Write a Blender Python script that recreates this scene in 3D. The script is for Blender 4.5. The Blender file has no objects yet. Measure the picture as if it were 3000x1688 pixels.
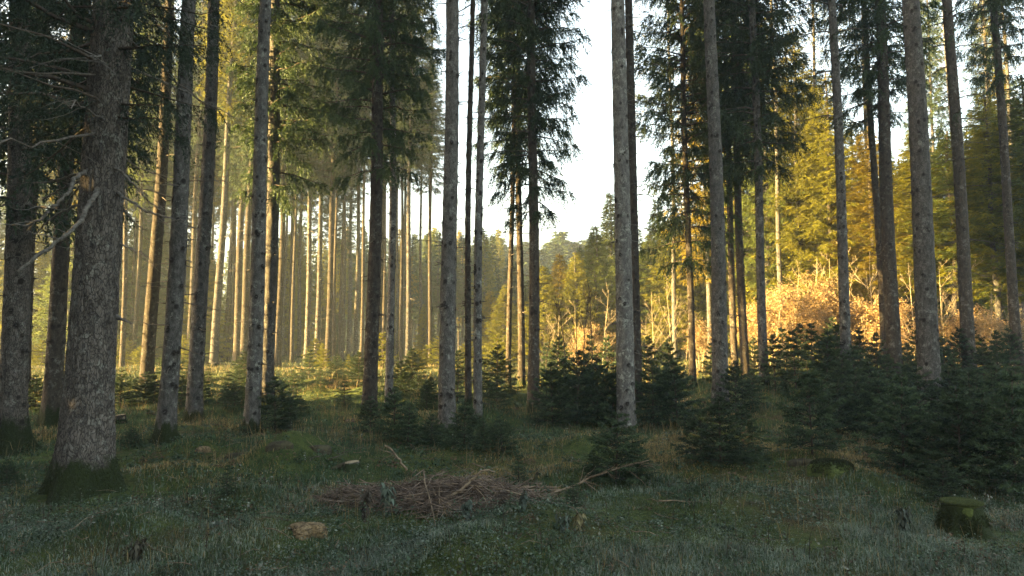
import bpy, math, random
import numpy as np
from mathutils import Vector

R = math.radians
rng = np.random.default_rng(7)
random.seed(7)
scene = bpy.context.scene
COL = scene.collection

# ------------------------------------------------------------------ camera
CAM_Z = 1.65
PITCH = R(4.69)
FPX = 2000.0                      # focal length in pixels of the 3000 px wide photograph
cam_d = bpy.data.cameras.new('camera')
cam = bpy.data.objects.new('camera', cam_d)
COL.objects.link(cam)
cam_d.sensor_width = 36.0
cam_d.lens = 24.0
cam_d.clip_start = 0.05
cam_d.clip_end = 1000
cam.location = (0, 0, CAM_Z)
cam.rotation_euler = (R(90) + PITCH, 0, 0)
scene.camera = cam

def ray(px, py):
    u = (px - 1500) / FPX
    v = (844 - py) / FPX
    return np.array([u, math.cos(PITCH) - v * math.sin(PITCH), math.sin(PITCH) + v * math.cos(PITCH)])

def at(px, py, y):
    d = ray(px, py)
    t = y / d[1]
    return np.array([d[0] * t, y, CAM_Z + d[2] * t])

def smooth(a, b, v):
    t = np.clip((v - a) / (b - a), 0, 1)
    return t * t * (3 - 2 * t)

_ph = rng.uniform(0, 6.28, (6, 8))
def wob(x, y, s, k=0):
    """soft noise of feature size s metres, about -1..1"""
    x = np.asarray(x, float) / s; y = np.asarray(y, float) / s
    r = 0
    for i in range(6):
        a = _ph[i, (k * 3) % 8] + i * 1.1
        f = 1.0 + 0.37 * i
        r = r + np.sin(f * (x * math.cos(a) + y * math.sin(a)) * 2.2 + _ph[i, (k * 5 + 1) % 8]) / (1 + 0.5 * i)
    return r / 2.2

_hg = np.random.default_rng(3)
HUM = [(_hg.uniform(-0.62, 0.62) * yy, yy, _hg.uniform(0.22, 0.75), _hg.uniform(0.05, 0.24)) for yy in np.concatenate([_hg.uniform(5.2, 12, 34), _hg.uniform(12, 22, 40)])]
def ground(x, y):
    x = np.asarray(x, float); y = np.asarray(y, float)
    g = 0.45 * smooth(12, 27, y) + 0.30 * smooth(27, 60, y) + 0.4 * smooth(60, 110, y)
    g = g + 0.35 * smooth(2.5, 9, x) * smooth(10.5, 17, y) * (1 - smooth(30, 50, y))
    g = g + 0.25 * smooth(-1, -4, x) * smooth(16, 21, y) * (1 - smooth(24, 30, y))
    for hx, hy, hr, hh in HUM:
        g = g + hh * np.exp(-((x - hx) ** 2 + (y - hy) ** 2) / (hr * hr))
    g = g + 0.05 * wob(x, y, 1.6, 1) + 0.09 * wob(x, y, 4.5, 2) * smooth(5, 12, y) + 0.02 * wob(x, y, 0.55, 3)
    return g

def hit(px, py):
    """the point of the ground seen at this pixel"""
    d = ray(px, py)
    ts = np.linspace(3, 130, 6000)
    z = CAM_Z + d[2] * ts
    k = np.argmax(z < ground(d[0] * ts, d[1] * ts))
    if k == 0:
        k = len(ts) - 1
    return np.array([d[0] * ts[k], d[1] * ts[k], float(ground(d[0] * ts[k], d[1] * ts[k]))])

# ------------------------------------------------------------------ mesh helpers
def mesh(name, V, T=None, Q=None, mats=(), attrs=None, smooth_shade=False):
    V = np.asarray(V, np.float32).reshape(-1, 3)
    me = bpy.data.meshes.new(name)
    me.vertices.add(len(V)); me.vertices.foreach_set('co', V.ravel())
    nt = 0 if T is None else len(T); nq = 0 if Q is None else len(Q)
    parts = []
    if nt: parts.append(np.asarray(T, np.int32).ravel())
    if nq: parts.append(np.asarray(Q, np.int32).ravel())
    idx = np.concatenate(parts)
    me.loops.add(len(idx)); me.loops.foreach_set('vertex_index', idx)
    me.polygons.add(nt + nq)
    st = np.concatenate([np.arange(nt) * 3, nt * 3 + np.arange(nq) * 4]).astype(np.int32)
    me.polygons.foreach_set('loop_start', st)
    for m in mats: me.materials.append(m)
    if attrs:
        for k, a in attrs.items():
            a = np.asarray(a, np.float32)
            if a.ndim == 1:
                at_ = me.attributes.new(k, 'FLOAT', 'POINT'); at_.data.foreach_set('value', a)
            else:
                if a.shape[1] == 3: a = np.concatenate([a, np.ones((len(a), 1), np.float32)], 1)
                at_ = me.attributes.new(k, 'FLOAT_COLOR', 'POINT'); at_.data.foreach_set('color', np.ascontiguousarray(a).ravel())
    me.update(calc_edges=True)
    if smooth_shade:
        me.polygons.foreach_set('use_smooth', np.ones(nt + nq, bool))
    return me

def obj(name, me, parent=None, loc=(0, 0, 0), rot=(0, 0, 0), scale=(1, 1, 1)):
    o = bpy.data.objects.new(name, me)
    COL.objects.link(o)
    o.location = loc; o.rotation_euler = rot; o.scale = scale
    if parent is not None: o.parent = parent
    return o

def tag(o, label=None, cat=None, group=None, kind=None):
    if label: o['label'] = label
    if cat: o['category'] = cat
    if group: o['group'] = group
    if kind: o['kind'] = kind
    return o

def norm(a):
    return a / np.maximum(np.linalg.norm(a, axis=-1, keepdims=True), 1e-9)

class Soup:
    """collects triangles and quads that become ONE mesh"""
    def __init__(s): s.V = []; s.T = []; s.Q = []; s.A = []; s.n = 0
    def add(s, V, T=None, Q=None, a=None):
        V = np.asarray(V, float).reshape(-1, 3)
        if T is not None and len(T): s.T.append(np.asarray(T) + s.n)
        if Q is not None and len(Q): s.Q.append(np.asarray(Q) + s.n)
        s.V.append(V)
        s.A.append(np.zeros(len(V)) if a is None else np.broadcast_to(np.asarray(a, float), (len(V),) + np.asarray(a).shape[1:] if np.asarray(a).ndim > 1 else (len(V),)))
        s.n += len(V)
    def mesh(s, name, mats, attr='tint', sm=False):
        return mesh(name, np.concatenate(s.V), np.concatenate(s.T) if s.T else None, np.concatenate(s.Q) if s.Q else None,
                    mats, {attr: np.concatenate(s.A)}, sm)

def tube(P, rad, n=5):
    """tapered tube along a polyline"""
    P = np.asarray(P, float); m = len(P)
    rad = np.broadcast_to(np.asarray(rad, float), (m,))
    D = norm(np.gradient(P, axis=0))
    ref = np.array([0.31, 0.2, 0.93]) if abs(D[0] @ np.array([0.31, 0.2, 0.93])) < 0.9 else np.array([1.0, 0.1, 0])
    A = norm(np.cross(D, ref)); B = np.cross(D, A)
    th = np.arange(n) * 2 * math.pi / n
    V = P[:, None] + rad[:, None, None] * (A[:, None] * np.cos(th)[None, :, None] + B[:, None] * np.sin(th)[None, :, None])
    i = np.arange(m - 1)[:, None] * n; j = np.arange(n)[None, :]; j2 = (j + 1) % n
    Q = np.stack([i + j, i + j2, i + n + j2, i + n + j], -1).reshape(-1, 4)
    V = V.reshape(-1, 3)
    T = []
    c0 = len(V)
    V = np.concatenate([V, P[-1:], P[:1]])
    for k in range(n):
        T.append([(m - 1) * n + k, (m - 1) * n + (k + 1) % n, c0])
        T.append([(k + 1) % n, k, c0 + 1])
    return V, np.array(T), Q

def spikes(P, D, L, n, sl, w, sag, g, tint):
    """needle tufts set along N twigs that start at P, run along D for L and sag; returns triangles"""
    N = len(P)
    t = (np.arange(n)[None, :] + g.uniform(0, 1, (N, n))) / n
    pos = P[:, None] + D[:, None] * (L[:, None] * t)[..., None]
    pos[..., 2] -= sag * L[:, None] * t * t
    S = g.normal(size=(N, n, 3)); S = norm(S)
    dd = D[:, None] + np.array([0, 0, -1.0]) * (2 * sag * t)[..., None] * 0.7
    d = norm(norm(dd) * 0.85 + S * 0.75)
    ln = sl * (1.1 - 0.5 * t) * g.uniform(0.7, 1.3, (N, n))
    side = norm(np.cross(d, g.normal(size=(N, n, 3)))) * (w * 0.5)
    a = pos - side; b = pos + side; c = pos + d * ln[..., None]
    V = np.stack([a, b, c], 2).reshape(-1, 3)
    T = np.arange(len(V)).reshape(-1, 3)
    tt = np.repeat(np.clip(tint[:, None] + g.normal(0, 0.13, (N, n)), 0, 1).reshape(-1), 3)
    return V, T, tt

# ------------------------------------------------------------------ materials
def new_mat(name):
    m = bpy.data.materials.new(name); m.use_nodes = True
    nt = m.node_tree; nt.nodes.clear()
    return m, nt, nt.nodes, nt.links

def N(nodes, t, **k):
    n = nodes.new(t)
    for a, v in k.items(): setattr(n, a, v)
    return n

def mixc(nodes, links, fac, a, b):
    n = nodes.new('ShaderNodeMix'); n.data_type = 'RGBA'
    for sock, v in ((n.inputs['Factor'], fac), (n.inputs[6], a), (n.inputs[7], b)):
        if isinstance(v, (int, float)): sock.default_value = v
        elif isinstance(v, tuple): sock.default_value = (*v, 1)
        else: links.new(v, sock)
    return n.outputs[2]

def ramp(nodes, links, src, p0, p1):
    n = nodes.new('ShaderNodeMapRange'); n.inputs['From Min'].default_value = p0; n.inputs['From Max'].default_value = p1
    n.interpolation_type = 'SMOOTHSTEP'
    links.new(src, n.inputs['Value'])
    return n.outputs['Result']

def noise(nodes, links, vec, scale, detail=3, rough=0.6):
    n = nodes.new('ShaderNodeTexNoise'); n.inputs['Scale'].default_value = scale
    n.inputs['Detail'].default_value = detail; n.inputs['Roughness'].default_value = rough
    if vec is not None: links.new(vec, n.inputs['Vector'])
    return n.outputs['Fac']

def bark_mat(name, dark, lightc, lichen, crack=0.6, scale=1.0):
    m, nt, nd, ln = new_mat(name)
    out = N(nd, 'ShaderNodeOutputMaterial'); p = N(nd, 'ShaderNodeBsdfPrincipled')
    p.inputs['Roughness'].default_value = 0.9; p.inputs['Specular IOR Level'].default_value = 0.15
    tc = N(nd, 'ShaderNodeTexCoord'); mp = N(nd, 'ShaderNodeMapping'); oi = N(nd, 'ShaderNodeObjectInfo')
    ln.new(tc.outputs['Object'], mp.inputs['Vector']); mp.inputs['Scale'].default_value = (1, 1, 0.42)
    big = noise(nd, ln, tc.outputs['Object'], 2.2, 4)
    mid = noise(nd, ln, mp.outputs['Vector'], 10 * scale, 6, 0.8)
    fine = noise(nd, ln, mp.outputs['Vector'], 75 * scale, 3, 0.7)
    vo = N(nd, 'ShaderNodeTexVoronoi', feature='DISTANCE_TO_EDGE'); vo.inputs['Scale'].default_value = 26 * scale
    wn = N(nd, 'ShaderNodeTexNoise'); wn.inputs['Scale'].default_value = 14 * scale; ln.new(mp.outputs['Vector'], wn.inputs['Vector'])
    ad = N(nd, 'ShaderNodeVectorMath', operation='MULTIPLY_ADD'); ad.inputs[1].default_value = (0.09, 0.09, 0.09)
    ln.new(wn.outputs['Color'], ad.inputs[0]); ln.new(mp.outputs['Vector'], ad.inputs[2]); ln.new(ad.outputs[0], vo.inputs['Vector'])
    plate = ramp(nd, ln, vo.outputs['Distance'], 0.0, 0.14)
    c = mixc(nd, ln, ramp(nd, ln, mid, 0.38, 0.64), dark, lightc)
    c = mixc(nd, ln, ramp(nd, ln, fine, 0.35, 0.7), c, mixc(nd, ln, 0.5, c, lightc))
    lm = N(nd, 'ShaderNodeMath', operation='MULTIPLY'); ln.new(ramp(nd, ln, big, 0.38, 0.60), lm.inputs[0])
    ln.new(ramp(nd, ln, noise(nd, ln, tc.outputs['Object'], 9, 5, 0.78), 0.53, 0.60), lm.inputs[1])
    lm2 = N(nd, 'ShaderNodeMath', operation='MULTIPLY'); ln.new(lm.outputs[0], lm2.inputs[0]); lm2.inputs[1].default_value = lichen
    c = mixc(nd, ln, lm2.outputs[0], c, (0.30, 0.305, 0.265))
    ck = N(nd, 'ShaderNodeMath', operation='MULTIPLY_ADD'); ln.new(plate, ck.inputs[0]); ck.inputs[1].default_value = crack; ck.inputs[2].default_value = 1 - crack
    c = mixc(nd, ln, ck.outputs[0], tuple(v * 0.35 for v in dark), c)
    kn = N(nd, 'ShaderNodeAttribute', attribute_name='knot'); ms = N(nd, 'ShaderNodeAttribute', attribute_name='moss')
    c = mixc(nd, ln, ramp(nd, ln, kn.outputs['Fac'], 0.35, 0.75), c, (0.022, 0.018, 0.015))
    mm = N(nd, 'ShaderNodeMath', operation='MULTIPLY_ADD'); ln.new(mid, mm.inputs[0]); mm.inputs[1].default_value = 1.3; ln.new(ms.outputs['Fac'], mm.inputs[2])
    c = mixc(nd, ln, ramp(nd, ln, mm.outputs[0], 1.0, 1.2), c, (0.022, 0.030, 0.010))
    hv = N(nd, 'ShaderNodeHueSaturation'); ln.new(c, hv.inputs['Color'])
    vr = N(nd, 'ShaderNodeMapRange'); ln.new(oi.outputs['Random'], vr.inputs['Value']); vr.inputs['To Min'].default_value = 0.75; vr.inputs['To Max'].default_value = 1.2
    ln.new(vr.outputs['Result'], hv.inputs['Value'])
    ln.new(hv.outputs['Color'], p.inputs['Base Color'])
    hs = N(nd, 'ShaderNodeMath', operation='MULTIPLY_ADD'); ln.new(plate, hs.inputs[0]); hs.inputs[1].default_value = crack; ln.new(mid, hs.inputs[2])
    b = N(nd, 'ShaderNodeBump'); b.inputs['Strength'].default_value = 0.9; b.inputs['Distance'].default_value = 0.012
    ln.new(hs.outputs[0], b.inputs['Height']); ln.new(b.outputs['Normal'], p.inputs['Normal'])
    ln.new(p.outputs[0], out.inputs[0])
    return m

def leaf_mat(name, a, b, trans=0.35, attr='tint', vary=0.25):
    m, nt, nd, ln = new_mat(name)
    out = N(nd, 'ShaderNodeOutputMaterial')
    at_ = N(nd, 'ShaderNodeAttribute', attribute_name=attr); oi = N(nd, 'ShaderNodeObjectInfo')
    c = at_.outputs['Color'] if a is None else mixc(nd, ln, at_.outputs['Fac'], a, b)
    hv = N(nd, 'ShaderNodeHueSaturation'); ln.new(c, hv.inputs['Color'])
    vr = N(nd, 'ShaderNodeMapRange'); ln.new(oi.outputs['Random'], vr.inputs['Value']); vr.inputs['To Min'].default_value = 1 - vary; vr.inputs['To Max'].default_value = 1 + vary
    ln.new(vr.outputs['Result'], hv.inputs['Value'])
    d = N(nd, 'ShaderNodeBsdfPrincipled'); d.inputs['Roughness'].default_value = 0.65; d.inputs['Specular IOR Level'].default_value = 0.25
    t = N(nd, 'ShaderNodeBsdfTranslucent'); mx = N(nd, 'ShaderNodeMixShader'); mx.inputs[0].default_value = trans
    ln.new(hv.outputs[0], d.inputs['Base Color']); ln.new(hv.outputs[0], t.inputs['Color'])
    ln.new(d.outputs[0], mx.inputs[1]); ln.new(t.outputs[0], mx.inputs[2]); ln.new(mx.outputs[0], out.inputs[0])
    return m

def wood_mat(name, a, b, scale=20, rough=0.85):
    m, nt, nd, ln = new_mat(name)
    out = N(nd, 'ShaderNodeOutputMaterial'); p = N(nd, 'ShaderNodeBsdfPrincipled'); p.inputs['Roughness'].default_value = rough
    p.inputs['Specular IOR Level'].default_value = 0.2
    tc = N(nd, 'ShaderNodeTexCoord'); f = noise(nd, ln, tc.outputs['Object'], scale, 5, 0.7)
    c = mixc(nd, ln, ramp(nd, ln, f, 0.3, 0.7), a, b)
    ln.new(c, p.inputs['Base Color'])
    bp = N(nd, 'ShaderNodeBump'); bp.inputs['Strength'].default_value = 0.6; bp.inputs['Distance'].default_value = 0.01
    ln.new(f, bp.inputs['Height']); ln.new(bp.outputs[0], p.inputs['Normal'])
    ln.new(p.outputs[0], out.inputs[0])
    return m

def ground_mat():
    m, nt, nd, ln = new_mat('forest_floor')
    out = N(nd, 'ShaderNodeOutputMaterial'); p = N(nd, 'ShaderNodeBsdfPrincipled'); p.inputs['Roughness'].default_value = 0.95
    p.inputs['Specular IOR Level'].default_value = 0.1
    tc = N(nd, 'ShaderNodeTexCoord')
    f1 = noise(nd, ln, tc.outputs['Object'], 0.5, 5, 0.65); f2 = noise(nd, ln, tc.outputs['Object'], 9, 6, 0.75); f3 = noise(nd, ln, tc.outputs['Object'], 60, 4, 0.8)
    c = mixc(nd, ln, ramp(nd, ln, f2, 0.35, 0.65), (0.035, 0.055, 0.016), (0.085, 0.105, 0.028))
    c = mixc(nd, ln, ramp(nd, ln, f1, 0.5, 0.68), c, (0.085, 0.06, 0.026))
    c = mixc(nd, ln, ramp(nd, ln, f3, 0.45, 0.7), c, (0.03, 0.026, 0.016))
    ln.new(c, p.inputs['Base Color'])
    b = N(nd, 'ShaderNodeBump'); b.inputs['Strength'].default_value = 1.0; b.inputs['Distance'].default_value = 0.05
    ad = N(nd, 'ShaderNodeMath', operation='MULTIPLY_ADD'); ln.new(f3, ad.inputs[0]); ad.inputs[1].default_value = 0.4; ln.new(f2, ad.inputs[2])
    ln.new(ad.outputs[0], b.inputs['Height']); ln.new(b.outputs[0], p.inputs['Normal'])
    ln.new(p.outputs[0], out.inputs[0])
    return m

BARK = bark_mat('bark_grey', (0.036, 0.033, 0.030), (0.122, 0.113, 0.104), 0.55, 0.4, 1.5)
BARK_PALE = bark_mat('bark_lichen', (0.054, 0.050, 0.046), (0.172, 0.160, 0.146), 1.0, 0.4, 1.5)
BARK_DARK = bark_mat('bark_dark', (0.030, 0.025, 0.020), (0.082, 0.067, 0.053), 0.35, 0.4, 1.5)
BARK_CRACK = bark_mat('bark_cracked', (0.048, 0.044, 0.040), (0.135, 0.124, 0.112), 0.5, 0.6, 1.7)
BARK_OLD = bark_mat('bark_furrowed', (0.048, 0.041, 0.036), (0.150, 0.130, 0.113), 0.45, 0.75, 1.25)
TWIG = wood_mat('dead_twig_wood', (0.055, 0.045, 0.037), (0.14, 0.12, 0.10), 30)
LIMB = wood_mat('dead_limb_wood', (0.045, 0.040, 0.034), (0.155, 0.14, 0.122), 26)
BOUGH = wood_mat('bough_bark', (0.035, 0.027, 0.02), (0.09, 0.07, 0.055), 20)
NEEDLE = leaf_mat('spruce_needles', (0.020, 0.038, 0.018), (0.062, 0.088, 0.032), 0.35)
NEEDLE_DK = leaf_mat('spruce_needles_dark', (0.016, 0.028, 0.018), (0.042, 0.060, 0.032), 0.25)
NEEDLE_SUNLIT = leaf_mat('spruce_needles_sunlit', (0.085, 0.095, 0.009), (0.195, 0.182, 0.016), 0.5)  # sunlight put into the colour: brighter, yellower needles for the sunlit spruces
NEEDLE_GREEN = leaf_mat('spruce_needles_sunlit_green', (0.048, 0.074, 0.014), (0.125, 0.150, 0.028), 0.45)  # greener variant, sunlight in its colour too
NEEDLE_GOLD = leaf_mat('spruce_needles_sunlit_gold', (0.105, 0.088, 0.008), (0.225, 0.170, 0.014), 0.5)  # more golden variant, sunlight in its colour too
NEEDLE_SAP = leaf_mat('sapling_needles', (0.014, 0.028, 0.015), (0.095, 0.135, 0.062), 0.3)
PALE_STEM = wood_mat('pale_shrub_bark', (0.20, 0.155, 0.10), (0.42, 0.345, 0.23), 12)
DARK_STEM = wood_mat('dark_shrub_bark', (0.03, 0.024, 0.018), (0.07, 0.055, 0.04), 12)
TAN_LEAF = leaf_mat('dry_beech_leaves', (0.13, 0.095, 0.035), (0.44, 0.29, 0.14), 0.45)
GRASS = leaf_mat('grass_blades', None, None, 0.3, 'col', 0)
HERB = leaf_mat('herb_leaves', None, None, 0.25, 'col', 0)

# ------------------------------------------------------------------ ground
def axis(lo, hi, dens):
    v = [lo]
    while v[-1] < hi: v.append(v[-1] + dens(v[-1]))
    return np.array(v)
gx = axis(-150, 150, lambda x: 0.11 + max(0, abs(x) - 7) * 0.05)
gy = axis(-30, 150, lambda y: 0.10 + max(0, y - 14) * 0.02 if y > 2 else 0.8)
GX, GY = np.meshgrid(gx, gy, indexing='ij')
GZ = ground(GX, GY)
nx, ny = GX.shape
i, j = np.meshgrid(np.arange(nx - 1), np.arange(ny - 1), indexing='ij')
q = np.stack([i * ny + j, (i + 1) * ny + j, (i + 1) * ny + j + 1, i * ny + j + 1], -1).reshape(-1, 4)
tag(obj('ground', mesh('ground', np.stack([GX, GY, GZ], -1), None, q, [ground_mat()], None, True)),
    'mossy forest floor rising gently towards the back', 'ground', kind='structure')

# ------------------------------------------------------------------ trunks
def bark_field(z, th, g, k=9, fz=6.0):
    r = np.zeros_like(z)
    for _ in range(k):
        m = g.integers(2, 14); f = g.uniform(2, fz) * 3
        r += np.sin(m * th + f * z + g.uniform(0, 6.28)) / k
    return r

def trunk_mesh(name, r0, H, top, g, mat, near=True, flare=0.35, flare_len=0.28, lobes=5, moss=0.35, fineh=10.0, knots=True, ridges=0.0, bend=0.03, dz=0.035, seg=30, stubs=None):
    """tapered trunk from the origin to `top` (x, y at height H); returns mesh and knot list"""
    if near:
        zs = np.concatenate([np.arange(-0.35, fineh, dz), np.arange(fineh, H, 0.8), [H]])
    else:
        zs = np.concatenate([np.linspace(-0.35, 1.2, 7), np.arange(1.8, H, 1.2), [H]])
    th = np.arange(seg) * 2 * math.pi / seg
    Z, TH = np.meshgrid(zs, th, indexing='ij')
    zc = np.maximum(Z, 0)
    rad = r0 * np.maximum(0.04, (1 - 0.78 * zc / H)) 
    p0 = g.uniform(0, 6.28)
    lob = 0.5 + 0.5 * np.cos(lobes * TH + p0 + 0.7 * np.sin(TH * 2 + p0))
    fl = flare * np.exp(-np.maximum(Z, -0.2) / flare_len)
    toe = flare * (0.7 if ridges else 1.5) * np.exp(-np.maximum(Z + 0.1, 0) / (flare_len * 0.32))
    rad = rad * (1 + fl * (0.45 + 0.6 * lob) + toe * lob ** 2.5)
    K = []
    kn = np.zeros_like(Z)
    if near:
        rad = rad + 0.010 * bark_field(Z, TH, g) + g.normal(0, 0.0016, Z.shape)
        if ridges: rad = rad + ridges * np.sin(26 * TH + 3.0 * np.sin(2.3 * Z + 3 * TH) + 1.6 * np.sin(6.1 * Z + 5 * TH)) * (0.6 + 0.4 * np.sin(9 * Z + 7 * TH))
    if knots:
        z = 0.5
        while z < (fineh if near else min(H, 12)):
            for _ in range(g.integers(3, 7)):
                K.append((z + g.normal(0, 0.05), g.uniform(0, 2 * math.pi), g.uniform(0.8, 1.55)))
            z += g.uniform(0.26, 0.46)
        if near:
            for kz, ka, ks in K:
                sel = np.abs(zs - kz) < 0.16
                dzv = (Z[sel] - kz) / (0.030 * ks)
                da = (np.mod(TH[sel] - ka + math.pi, 2 * math.pi) - math.pi) * r0 / (0.030 * ks)
                f = np.exp(-(dzv ** 2 + da ** 2) * 0.7)
                f = np.maximum(f, 0.62 * np.exp(-((dzv + 1.2 - 0.35 * np.abs(da)) ** 2 * 1.5 + (da / 2.2) ** 2)))
                kn[sel] = np.maximum(kn[sel], f)
            rad = rad + 0.011 * kn
    t = zc / H
    bx = bend * (np.sin(Z * 0.55 + p0) - math.sin(p0)); by = bend * (np.cos(Z * 0.48 + p0) - math.cos(p0))
    X = top[0] * t + bx * np.minimum(1, zc) + rad * np.cos(TH); Y = top[1] * t + by * np.minimum(1, zc) + rad * np.sin(TH)
    V = np.stack([X, Y, Z], -1).reshape(-1, 3)
    n = len(zs)
    ii = np.arange(n - 1)[:, None] * seg; jj = np.arange(seg)[None, :]; j2 = (jj + 1) % seg
    Q = np.stack([ii + jj, ii + j2, ii + seg + j2, ii + seg + jj], -1).reshape(-1, 4)
    ms = np.clip(1.15 - Z / (moss + 1e-6) + 0.55 * bark_field(Z, TH, np.random.default_rng(5), 16, 4) * 1.2, 0, 1) * (0.75 + 0.4 * lob)
    if moss <= 0: ms = ms * 0
    def pt(z, a, extra=0.0):
        tt = max(z, 0) / H
        r = r0 * max(0.04, 1 - 0.78 * max(z, 0) / H) + extra
        m = min(1, max(z, 0))
        return np.array([top[0] * tt + bend * (math.sin(z * 0.55 + p0) - math.sin(p0)) * m + r * math.cos(a),
                         top[1] * tt + bend * (math.cos(z * 0.48 + p0) - math.cos(p0)) * m + r * math.sin(a), z])
    kn = kn.ravel(); ms = ms.ravel(); Tt = None
    if stubs is not None:
        st = stubs(K, pt)
        if st.V:
            sv = np.concatenate(st.V); Tt = np.concatenate(st.T) + len(V); Q = np.concatenate([Q, np.concatenate(st.Q) + len(V)]); V = np.concatenate([V, sv])
            kn = np.concatenate([kn, np.full(len(sv), 0.5)]); ms = np.concatenate([ms, np.zeros(len(sv))])
    me = mesh(name, V, Tt, Q, [mat], {'knot': kn, 'moss': ms}, True)
    return me, K, pt

def twig_line(p, a, L, g, droop=-0.1, n=5, wig=0.06):
    d = np.array([math.cos(a), math.sin(a), droop])
    t = np.linspace(0, 1, n)
    P = p + np.outer(t * L, d)
    P[:, 2] += -0.10 * L * t ** 2 + 0.06 * L * t ** 4
    P[1:] += g.normal(0, wig * L * 0.35, (n - 1, 3)) * t[1:, None]
    return P

def dead_branches(root, K, pt, g, long_frac, max_len, zmax, zmin=0.4, az=None, thick=1.0, minz_long=1.2, most=60):
    """long dead branches, each a part of its own; returns the short stubs that belong to the bark"""
    stub = Soup(); n = 0
    for kz, ka, ks in K:
        if kz > zmax or kz < zmin: continue
        r = g.random()
        if r < long_frac and kz > minz_long and n < most:
            a = ka if az is None or g.random() < 0.35 else az + g.normal(0, 0.5)
            L = g.uniform(0.25, 1.0) * max_len
            s = Soup()
            P = twig_line(pt(kz, a, -0.01), a, L, g, g.uniform(-0.35, 0.15), 6, 0.09)
            s.add(*tube(P, np.linspace(0.0095, 0.0025, 6) * thick * (0.6 + 0.5 * L), 4))
            for _ in range(g.integers(0, 4)):
                k = g.integers(2, 5)
                aa = a + g.choice([-1, 1]) * g.uniform(0.4, 1.0)
                s.add(*tube(twig_line(P[k], aa, L * g.uniform(0.15, 0.4), g, g.uniform(-0.5, 0.1), 4), np.linspace(0.0045, 0.0018, 4) * thick, 3))
            obj('dead_branch', s.mesh('dead_branch', [TWIG], sm=True), root); n += 1
        elif r < long_frac + 0.5:
            L = g.uniform(0.04, 0.20)
            stub.add(*tube(twig_line(pt(kz, ka, -0.01), ka, L, g, g.uniform(-0.3, 0.3), 3), np.linspace(0.011, 0.005, 3), 4))
    return stub

# ------------------------------------------------------------------ crowns
def crown_mesh(name, H, Rm, seed, whorl=0.32, per=6, dens=27, nsp=14, sl=0.10, w=0.026, hang=0.75, ragged=True, twl=(0.22, 0.55),
               conic=False, mat=None, az_bias=None, rprof=None, up=0.14, dead=True):
    """spruce crown, z = 0 at its lowest whorl: whorled boughs with hanging twigs covered by needle tufts"""
    g = np.random.default_rng(seed)
    s = Soup(); wood = Soup()
    z = 0.0
    TP, TD, TL, TT = [], [], [], []
    while z < H - 0.25:
        t = z / H
        if rprof is not None: prof = rprof(t)
        elif conic: prof = (1 - t) ** 0.85 * min(1, 0.75 + 3 * t)
        else: prof = (0.62 + 0.38 * min(1, t * 5)) * (1 - t) ** 0.75
        nb = max(3, int(round(per * (1 if t < 0.8 else 0.8) + g.normal(0, 0.7))))
        if ragged and t < 0.10: nb = max(2, nb - 2)
        a0 = g.uniform(0, 6.28)
        for b in range(nb):
            a = a0 + b * 2 * math.pi / nb + g.normal(0, 0.25)
            L = Rm * prof * g.uniform(0.62, 1.12)
            if az_bias is not None: L *= 0.55 + 0.45 * (0.5 + 0.5 * math.cos(a - az_bias)) * 1.3
            if L < 0.12: L = 0.12
            droop = (0.55 * (1 - t) - 0.12) * (1.25 if ragged and t < 0.15 else 1.0)
            m = 6
            u = np.linspace(0, 1, m)
            rr = L * u
            zz = z + g.normal(0, 0.08) + L * (up * u * 2 - droop * u ** 1.6 + 0.16 * u ** 4)
            P = np.stack([rr * math.cos(a), rr * math.sin(a), zz], -1)
            P[1:, :2] += g.normal(0, 0.035 * L, (m - 1, 2))
            wood.add(*tube(P, np.linspace(0.010 + 0.010 * L, 0.003, m), 3))
            nt = max(3, int(L * dens))
            uu = 0.14 + 0.88 * g.random(nt) ** 0.8
            uu = np.minimum(uu, 0.999)
            k = np.minimum((uu * (m - 1)).astype(int), m - 2); f = uu * (m - 1) - k
            base = P[k] * (1 - f)[:, None] + P[k + 1] * f[:, None]
            tang = norm(P[k + 1] - P[k])
            lat = norm(np.cross(tang, np.array([0, 0, 1.0])))
            sg = g.choice([-1.0, 1.0], nt)[:, None]
            hn = (hang * g.uniform(0.5, 1.25, nt) * (1 - 0.55 * t))[:, None]
            d = norm(tang * g.uniform(0.25, 0.9, (nt, 1)) + lat * sg * g.uniform(0.2, 0.9, (nt, 1)) * (1.15 - hn * 0.6) + np.array([0, 0, -1.0]) * hn + g.normal(0, 0.12, (nt, 3)))
            l = g.uniform(*twl, nt) * (0.55 + 0.45 * min(1, L / 1.2)) * (1.15 - 0.45 * uu)
            TP.append(base); TD.append(d); TL.append(l)
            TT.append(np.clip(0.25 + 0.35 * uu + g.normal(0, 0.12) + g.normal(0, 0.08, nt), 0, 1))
        z += whorl * g.uniform(0.75, 1.25) * (1 - 0.35 * t)
    TP = np.concatenate(TP); TD = np.concatenate(TD); TL = np.concatenate(TL); TT = np.concatenate(TT)
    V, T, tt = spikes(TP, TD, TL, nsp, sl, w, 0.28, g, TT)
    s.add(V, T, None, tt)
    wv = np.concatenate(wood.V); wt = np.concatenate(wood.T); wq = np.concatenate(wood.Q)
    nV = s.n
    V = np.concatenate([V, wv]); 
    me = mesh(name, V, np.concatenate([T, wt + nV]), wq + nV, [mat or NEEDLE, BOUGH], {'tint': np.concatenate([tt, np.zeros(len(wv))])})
    mi = np.zeros(len(me.polygons), np.int32); mi[len(T):] = 1
    me.polygons.foreach_set('material_index', mi)
    return me

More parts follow.
